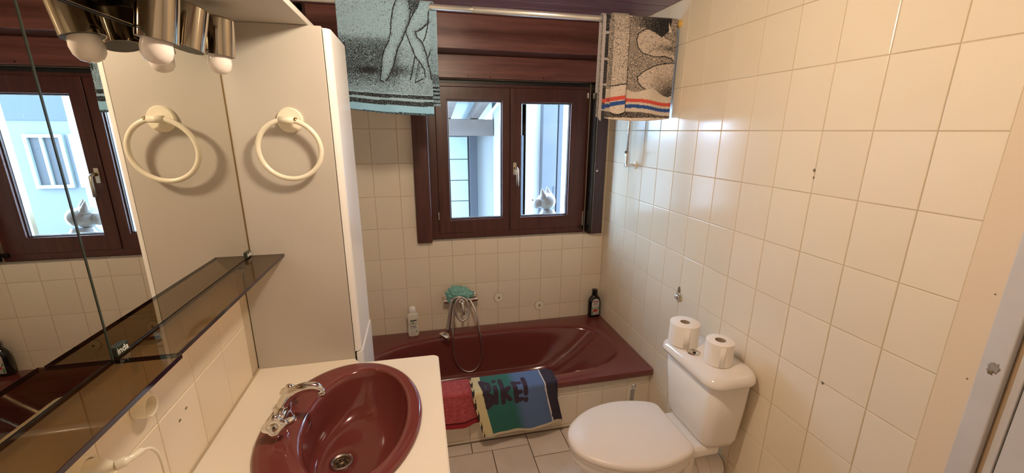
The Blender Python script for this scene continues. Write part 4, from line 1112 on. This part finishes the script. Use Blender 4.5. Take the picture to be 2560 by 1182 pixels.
def paint_main(X,Z,front):
    ink=np.zeros(X.shape+(3,)); ink[:]=img((222,205,188)); dens=np.full(X.shape,0.58)
    s1=inside(X,Z,e1+[(-0.05,2.02),(-0.03,1.945)]+e1b[::-1]); dens=np.where(s1&front,0.40+0.30*np.exp(-((Z-2.0)/0.018)**2)*np.clip((X+0.2)/0.15,0,1),dens)
    s2=inside(X,Z,e2+[(-0.12,1.80),(-0.04,1.77),(-0.028,1.80)]); dens=np.where(s2&front,0.40+0.38*np.clip((X+0.17)/0.12,0,1)*np.clip((1.895-Z)/0.09,0,1),dens)
    dk=inside(X,Z,[(-0.267,2.126),(-0.24,2.15),(-0.05,2.15),(-0.072,2.078),(-0.109,2.046),(-0.143,2.065),(-0.201,2.085),(-0.281,2.1)]); dens=np.where(dk&front,np.clip(0.55+(X+0.28)*2.6,0.5,1.0),dens)
    tri=inside(X,Z,[(-0.075,2.115),(-0.058,2.07),(-0.072,2.072)]); dens=np.where(tri&front,0.02,dens)
    for pl_ in (e1,e1b,e2): dens=np.where(front&(seg_dist(X,Z,pl_)<0.0018),0.95,dens)
    u=np.clip((X+0.265)/0.24,0,1)
    zr=1.775-0.016*u+0.004*np.sin(u*6)
    pale=front&(Z<zr+0.040-0.012*np.sin(u*9))&(Z>zr-0.06); ink[pale]=img((214,200,182)); dens=np.where(pale,0.18,dens)
    r_=front&(Z<zr)&(Z>zr-0.0165); ink[r_]=img((206,84,72)); dens=np.where(r_,0.02,dens)
    b_=front&(Z<zr-0.027)&(Z>zr-0.0435); ink[b_]=img((52,84,146)); dens=np.where(b_,0.05,dens)
    lo=front&(Z<zr-0.060); dens=np.where(lo,0.75,dens)
    lo=front&(Z<1.6875); dens=np.where(lo,0.2,dens)
    topw=(Z>2.126)&(X<-0.26)&(X>-0.35); dens=np.where(topw,0.04,dens)
    bb=(~front)&(X>-0.045); ink[bb]=img((50,92,160)); dens=np.where(bb,0.1,dens)
    return ink,dens
speckled(160,300,1.684,1.690,-0.372,-0.030,0.0175,-0.010,'towel_sheet',paint_main,lambda U,h:0.011*h*np.sin(U*6.3+0.4)+0.004*h*np.sin(U*17),tw2,-0.392,-0.018)
def paint_flap(X,Z,front):
    ink=np.zeros(X.shape+(3,)); ink[:]=img((222,206,190)); dens=np.full(X.shape,0.47)
    dens=np.where(Z>2.06,0.5,dens)
    u=np.clip((X+0.352)/0.08,0,1); zr=1.777+0.012*u
    pale=(Z<zr+0.05); dens=np.where(pale,0.30,dens)
    dens=np.where(np.abs(Z-(zr+0.05))<0.0025,0.9,dens)
    r_=(Z<zr)&(Z>zr-0.018); ink[r_]=img((206,84,72)); dens=np.where(r_,0.02,dens)
    b_=(Z<zr-0.022)&(Z>zr-0.041); ink[b_]=img((52,84,146)); dens=np.where(b_,0.05,dens)
    return ink,dens
speckled(50,260,1.714,1.95,-0.352,-0.279,0.0235,-0.014,'folded_flap',paint_flap,lambda U,h:0.004*h*np.sin(U*4+1),tw2)
def paint_hem(X,Z,front):
    ink=np.zeros(X.shape+(3,)); ink[:]=img((176,168,166)); dens=np.full(X.shape,0.12)
    inn=(X>-0.388); dens=np.where(inn,np.where(np.abs((Z*9.0)%1-0.5)<0.04,0.1,0.85),dens)
    r_=(Z<1.772)&(Z>1.752)&inn; ink[r_]=img((200,80,70)); dens=np.where(r_,0.3,dens)
    b_=(Z<1.746)&(Z>1.724)&inn; ink[b_]=img((48,76,136)); dens=np.where(b_,0.3,dens)
    return ink,dens
speckled(24,240,1.683,1.80,-0.402,-0.366,0.0195,-0.004,'selvedge',paint_hem,lambda U,h:0.003*h*np.sin(U*3),tw2)
settle(tw2)

# --- towels over the bath rim
def over_rim(NX,NV,xl,xr,zbot,yin,zin,name,paint,parent,lift=0.0,yf=-0.172,bot=lambda U:0*U,slant=0.0,thick=0.0045,tilt=0.0):
    """from the front hem up, over the rim and into the bath"""
    zt=0.3245+0.004+lift; r=0.016
    yo=yf-lift
    Lf=zt-r-zbot; A=PI/2*r; Lt=(yin)-(yo+r); Ld=zt-r-zin; tot=Lf+A+Lt+A+Ld
    V=np.zeros((NV,NX,3)); U=np.linspace(0,1,NX); SS=np.zeros((NV,NX))
    for j in range(NV):
        s=tot*j/(NV-1)
        if s<Lf: y,z=yo,zbot+s
        elif s<Lf+A: a=(s-Lf)/r; y,z=yo+r-r*math.cos(a),zt-r+r*math.sin(a)
        elif s<Lf+A+Lt: y,z=yo+r+(s-Lf-A),zt
        elif s<Lf+2*A+Lt: a=(s-Lf-A-Lt)/r; y,z=yin+r*math.sin(a),zt-r+r*math.cos(a)
        else: y,z=yin+r+0.35*(s-Lf-2*A-Lt)*0+0.004,zt-r-(s-Lf-2*A-Lt)
        h=max(0.0,min(1.0,(Lf-s)/Lf)) if s<Lf else 0
        V[j,:,0]=xl+(xr-xl)*U+slant*h
        V[j,:,1]=y-0.004*h-(0.010*h*(1+np.sin(U*11+0.5))+0.003*h*(1+np.sin(U*25)))
        V[j,:,2]=z+h*bot(U)
        SS[j,:]=zbot+s
    ink,dens=paint(V[:,:,0]-slant*0,SS,V[:,:,2],U)
    return cloth_obj(name,V,NX,NV,ink,dens,parent,thick)
bk=thing('bike_towel','small green and blue towel lettered BiKE! over the bath rim','towel',(-0.81,-0.17,0.09))
def vmap(z): return z if z<0.325 else 0.325+(z-0.325)*1.45
GL=dict(B=[[(-0.985,0.388),(-0.971,0.326),(-0.959,0.250)],[(-0.983,0.384),(-0.950,0.372),(-0.947,0.340),(-0.974,0.323)],[(-0.974,0.323),(-0.942,0.309),(-0.937,0.272),(-0.959,0.252)]],
 i=[[(-0.917,0.35),(-0.916,0.268)],[(-0.915,0.384),(-0.915,0.381)]],k=[[(-0.883,0.384),(-0.878,0.265)],[(-0.845,0.338),(-0.876,0.320),(-0.843,0.278)]],
 E=[[(-0.818,0.360),(-0.807,0.263)],[(-0.818,0.355),(-0.786,0.354)],[(-0.813,0.310),(-0.787,0.312)],[(-0.807,0.266),(-0.781,0.272)]],x=[[(-0.758,0.377),(-0.759,0.299)],[(-0.759,0.268),(-0.759,0.262)]])
def paint_bike(X,Sv,Z,U):
    ink=np.zeros(X.shape+(3,)); dens=np.full(X.shape,0.05)
    h=np.clip((0.31-Sv)/0.22,0,1)
    X0=X-0.045*h                      # straighten the slanted hang
    ink[:]=img((90,112,150))
    ink[X0<-0.815]=img((46,104,92))
    t=np.clip((X0+0.84)/0.05,0,1)[...,None]; ink[:]=np.where((X0>-0.84)[...,None]&(X0<-0.79)[...,None],img((46,104,92))*(1-t)+img((90,112,150))*t,ink)
    ink[X0<-0.982]=img((212,196,148))
    pat=(X0<-1.024); dens=np.where(pat,np.where(np.sin(Sv*95+np.sin(X0*260)*2.0)>-0.2,0.95,0.0),dens)
    rgt=(X0>-0.648); ink[rgt]=img((52,46,58)); ink[(X0>-0.6555)&(X0<-0.648)]=img((214,206,196))
    for pls in GL.values():
        for pl_ in pls:
            q=[(x,vmap(z)) for x,z in pl_]
            d=seg_dist(X,Sv,q); ink[d<0.0125]=img((58,46,58))
    hem=Sv<0.098; ink[hem]=img((206,192,160))
    return ink,dens
over_rim(220,260,-1.038,-0.600,0.085,-0.052,0.20,'towel_sheet',paint_bike,bk,0.006,-0.178,lambda U:0.004+0.014*np.sin(U*6.5+2.2)*U,0.050)
def paint_navy(X,Sv,Z,U):
    ink=np.zeros(X.shape+(3,)); ink[:]=img((52,46,58)); return ink,np.full(X.shape,0.1)
over_rim(30,90,-0.66,-0.578,0.128,-0.060,0.22,'under_layer',paint_navy,bk,0.001,-0.168,lambda U:0.02*U,0.0)
settle(bk)
rt=thing('red_towel','red flecked towel over the bath rim beside the lettered towel','towel',(-1.15,-0.16,0.15))
_rng=np.random.RandomState(3)
DOTS=_rng.rand(90,2)
def paint_red(X,Sv,Z,U):
    ink=np.zeros(X.shape+(3,)); ink[:]=img((168,52,58)); dens=np.full(X.shape,0.10)
    n=0.5+0.5*np.sin(X*90+np.sin(Sv*120)*2)*np.sin(Sv*140+np.sin(X*70)*2)
    ink[:]=img((160,66,68))*(1-n[...,None])+img((182,84,84))*n[...,None]
    for a,b in DOTS:
        d=np.hypot(X-(-1.40+0.42*a),Sv-(0.17+0.45*b)); m_=d<0.0033; ink[m_]=img((200,112,116)); dens=np.where(m_,0,dens)
    lo=(Sv<0.175); ink[lo]=img((150,40,46)); lo=(Sv<0.181)&(Sv>0.174); ink[lo]=img((84,14,24))
    return ink,dens
over_rim(150,180,-1.40,-1.018,0.150,-0.045,0.18,'towel_sheet',paint_red,rt,0.0,-0.166,lambda U:0.004*np.sin(U*14),0.018)
settle(rt)

# ------------------------------------------------------------------ door in the right wall
door_1=struct(empty('door_1'))
box('architrave',-0.012,0.045,-1.4435,YE+0.0005,0.0,2.06,MT['doorpaint'],door_1,0.004)
box('rebate',0.004,0.045,-1.4535,-1.4445,0.0,2.06,MT['doorgap'],door_1,0.001)
box('door_stop',-0.002,0.045,-1.4685,-1.4545,0.0,2.06,MT['doorpaint'],door_1,0.002)
lf=box('door_leaf',0.000,0.042,-2.262,-1.4705,0.005,2.055,MT['doorpaint'],door_1,0.003)
for z0,z1 in ((0.15,0.95),(1.1,1.95)):
    rect_frame('panel_moulding',-0.5,0.5,0,1,0.02,0.02,0.02,0.02,0,0.006,MT['doorpaint'],lf,0.002).matrix_local=Matrix.Translation((0.0,-1.866,z0))@Matrix.Rotation(PI/2,4,'Z')@Matrix.Diagonal((0.6,1,z1-z0,1))
lathe('door_knob',[(0.012,0),(0.012,0.03),(0.026,0.04),(0.026,0.06),(0.0,0.07)],(0.0,-2.20,1.03),(-1,0,0),MT['chromedull'],lf,28)
blob('paint_scar',(-0.0120,-1.424,1.115),0.013,mat('bare_wood_scar',(0.30,0.28,0.26),0.9),door_1,4,0.5,2.5,6,(0.03,0.7,0.9))
blob('paint_scar',(-0.0120,-1.421,1.104),0.006,MT['grime'],door_1,3,0.9,4,2,(0.07,0.8,1.2))

bpy.context.view_layer.update()
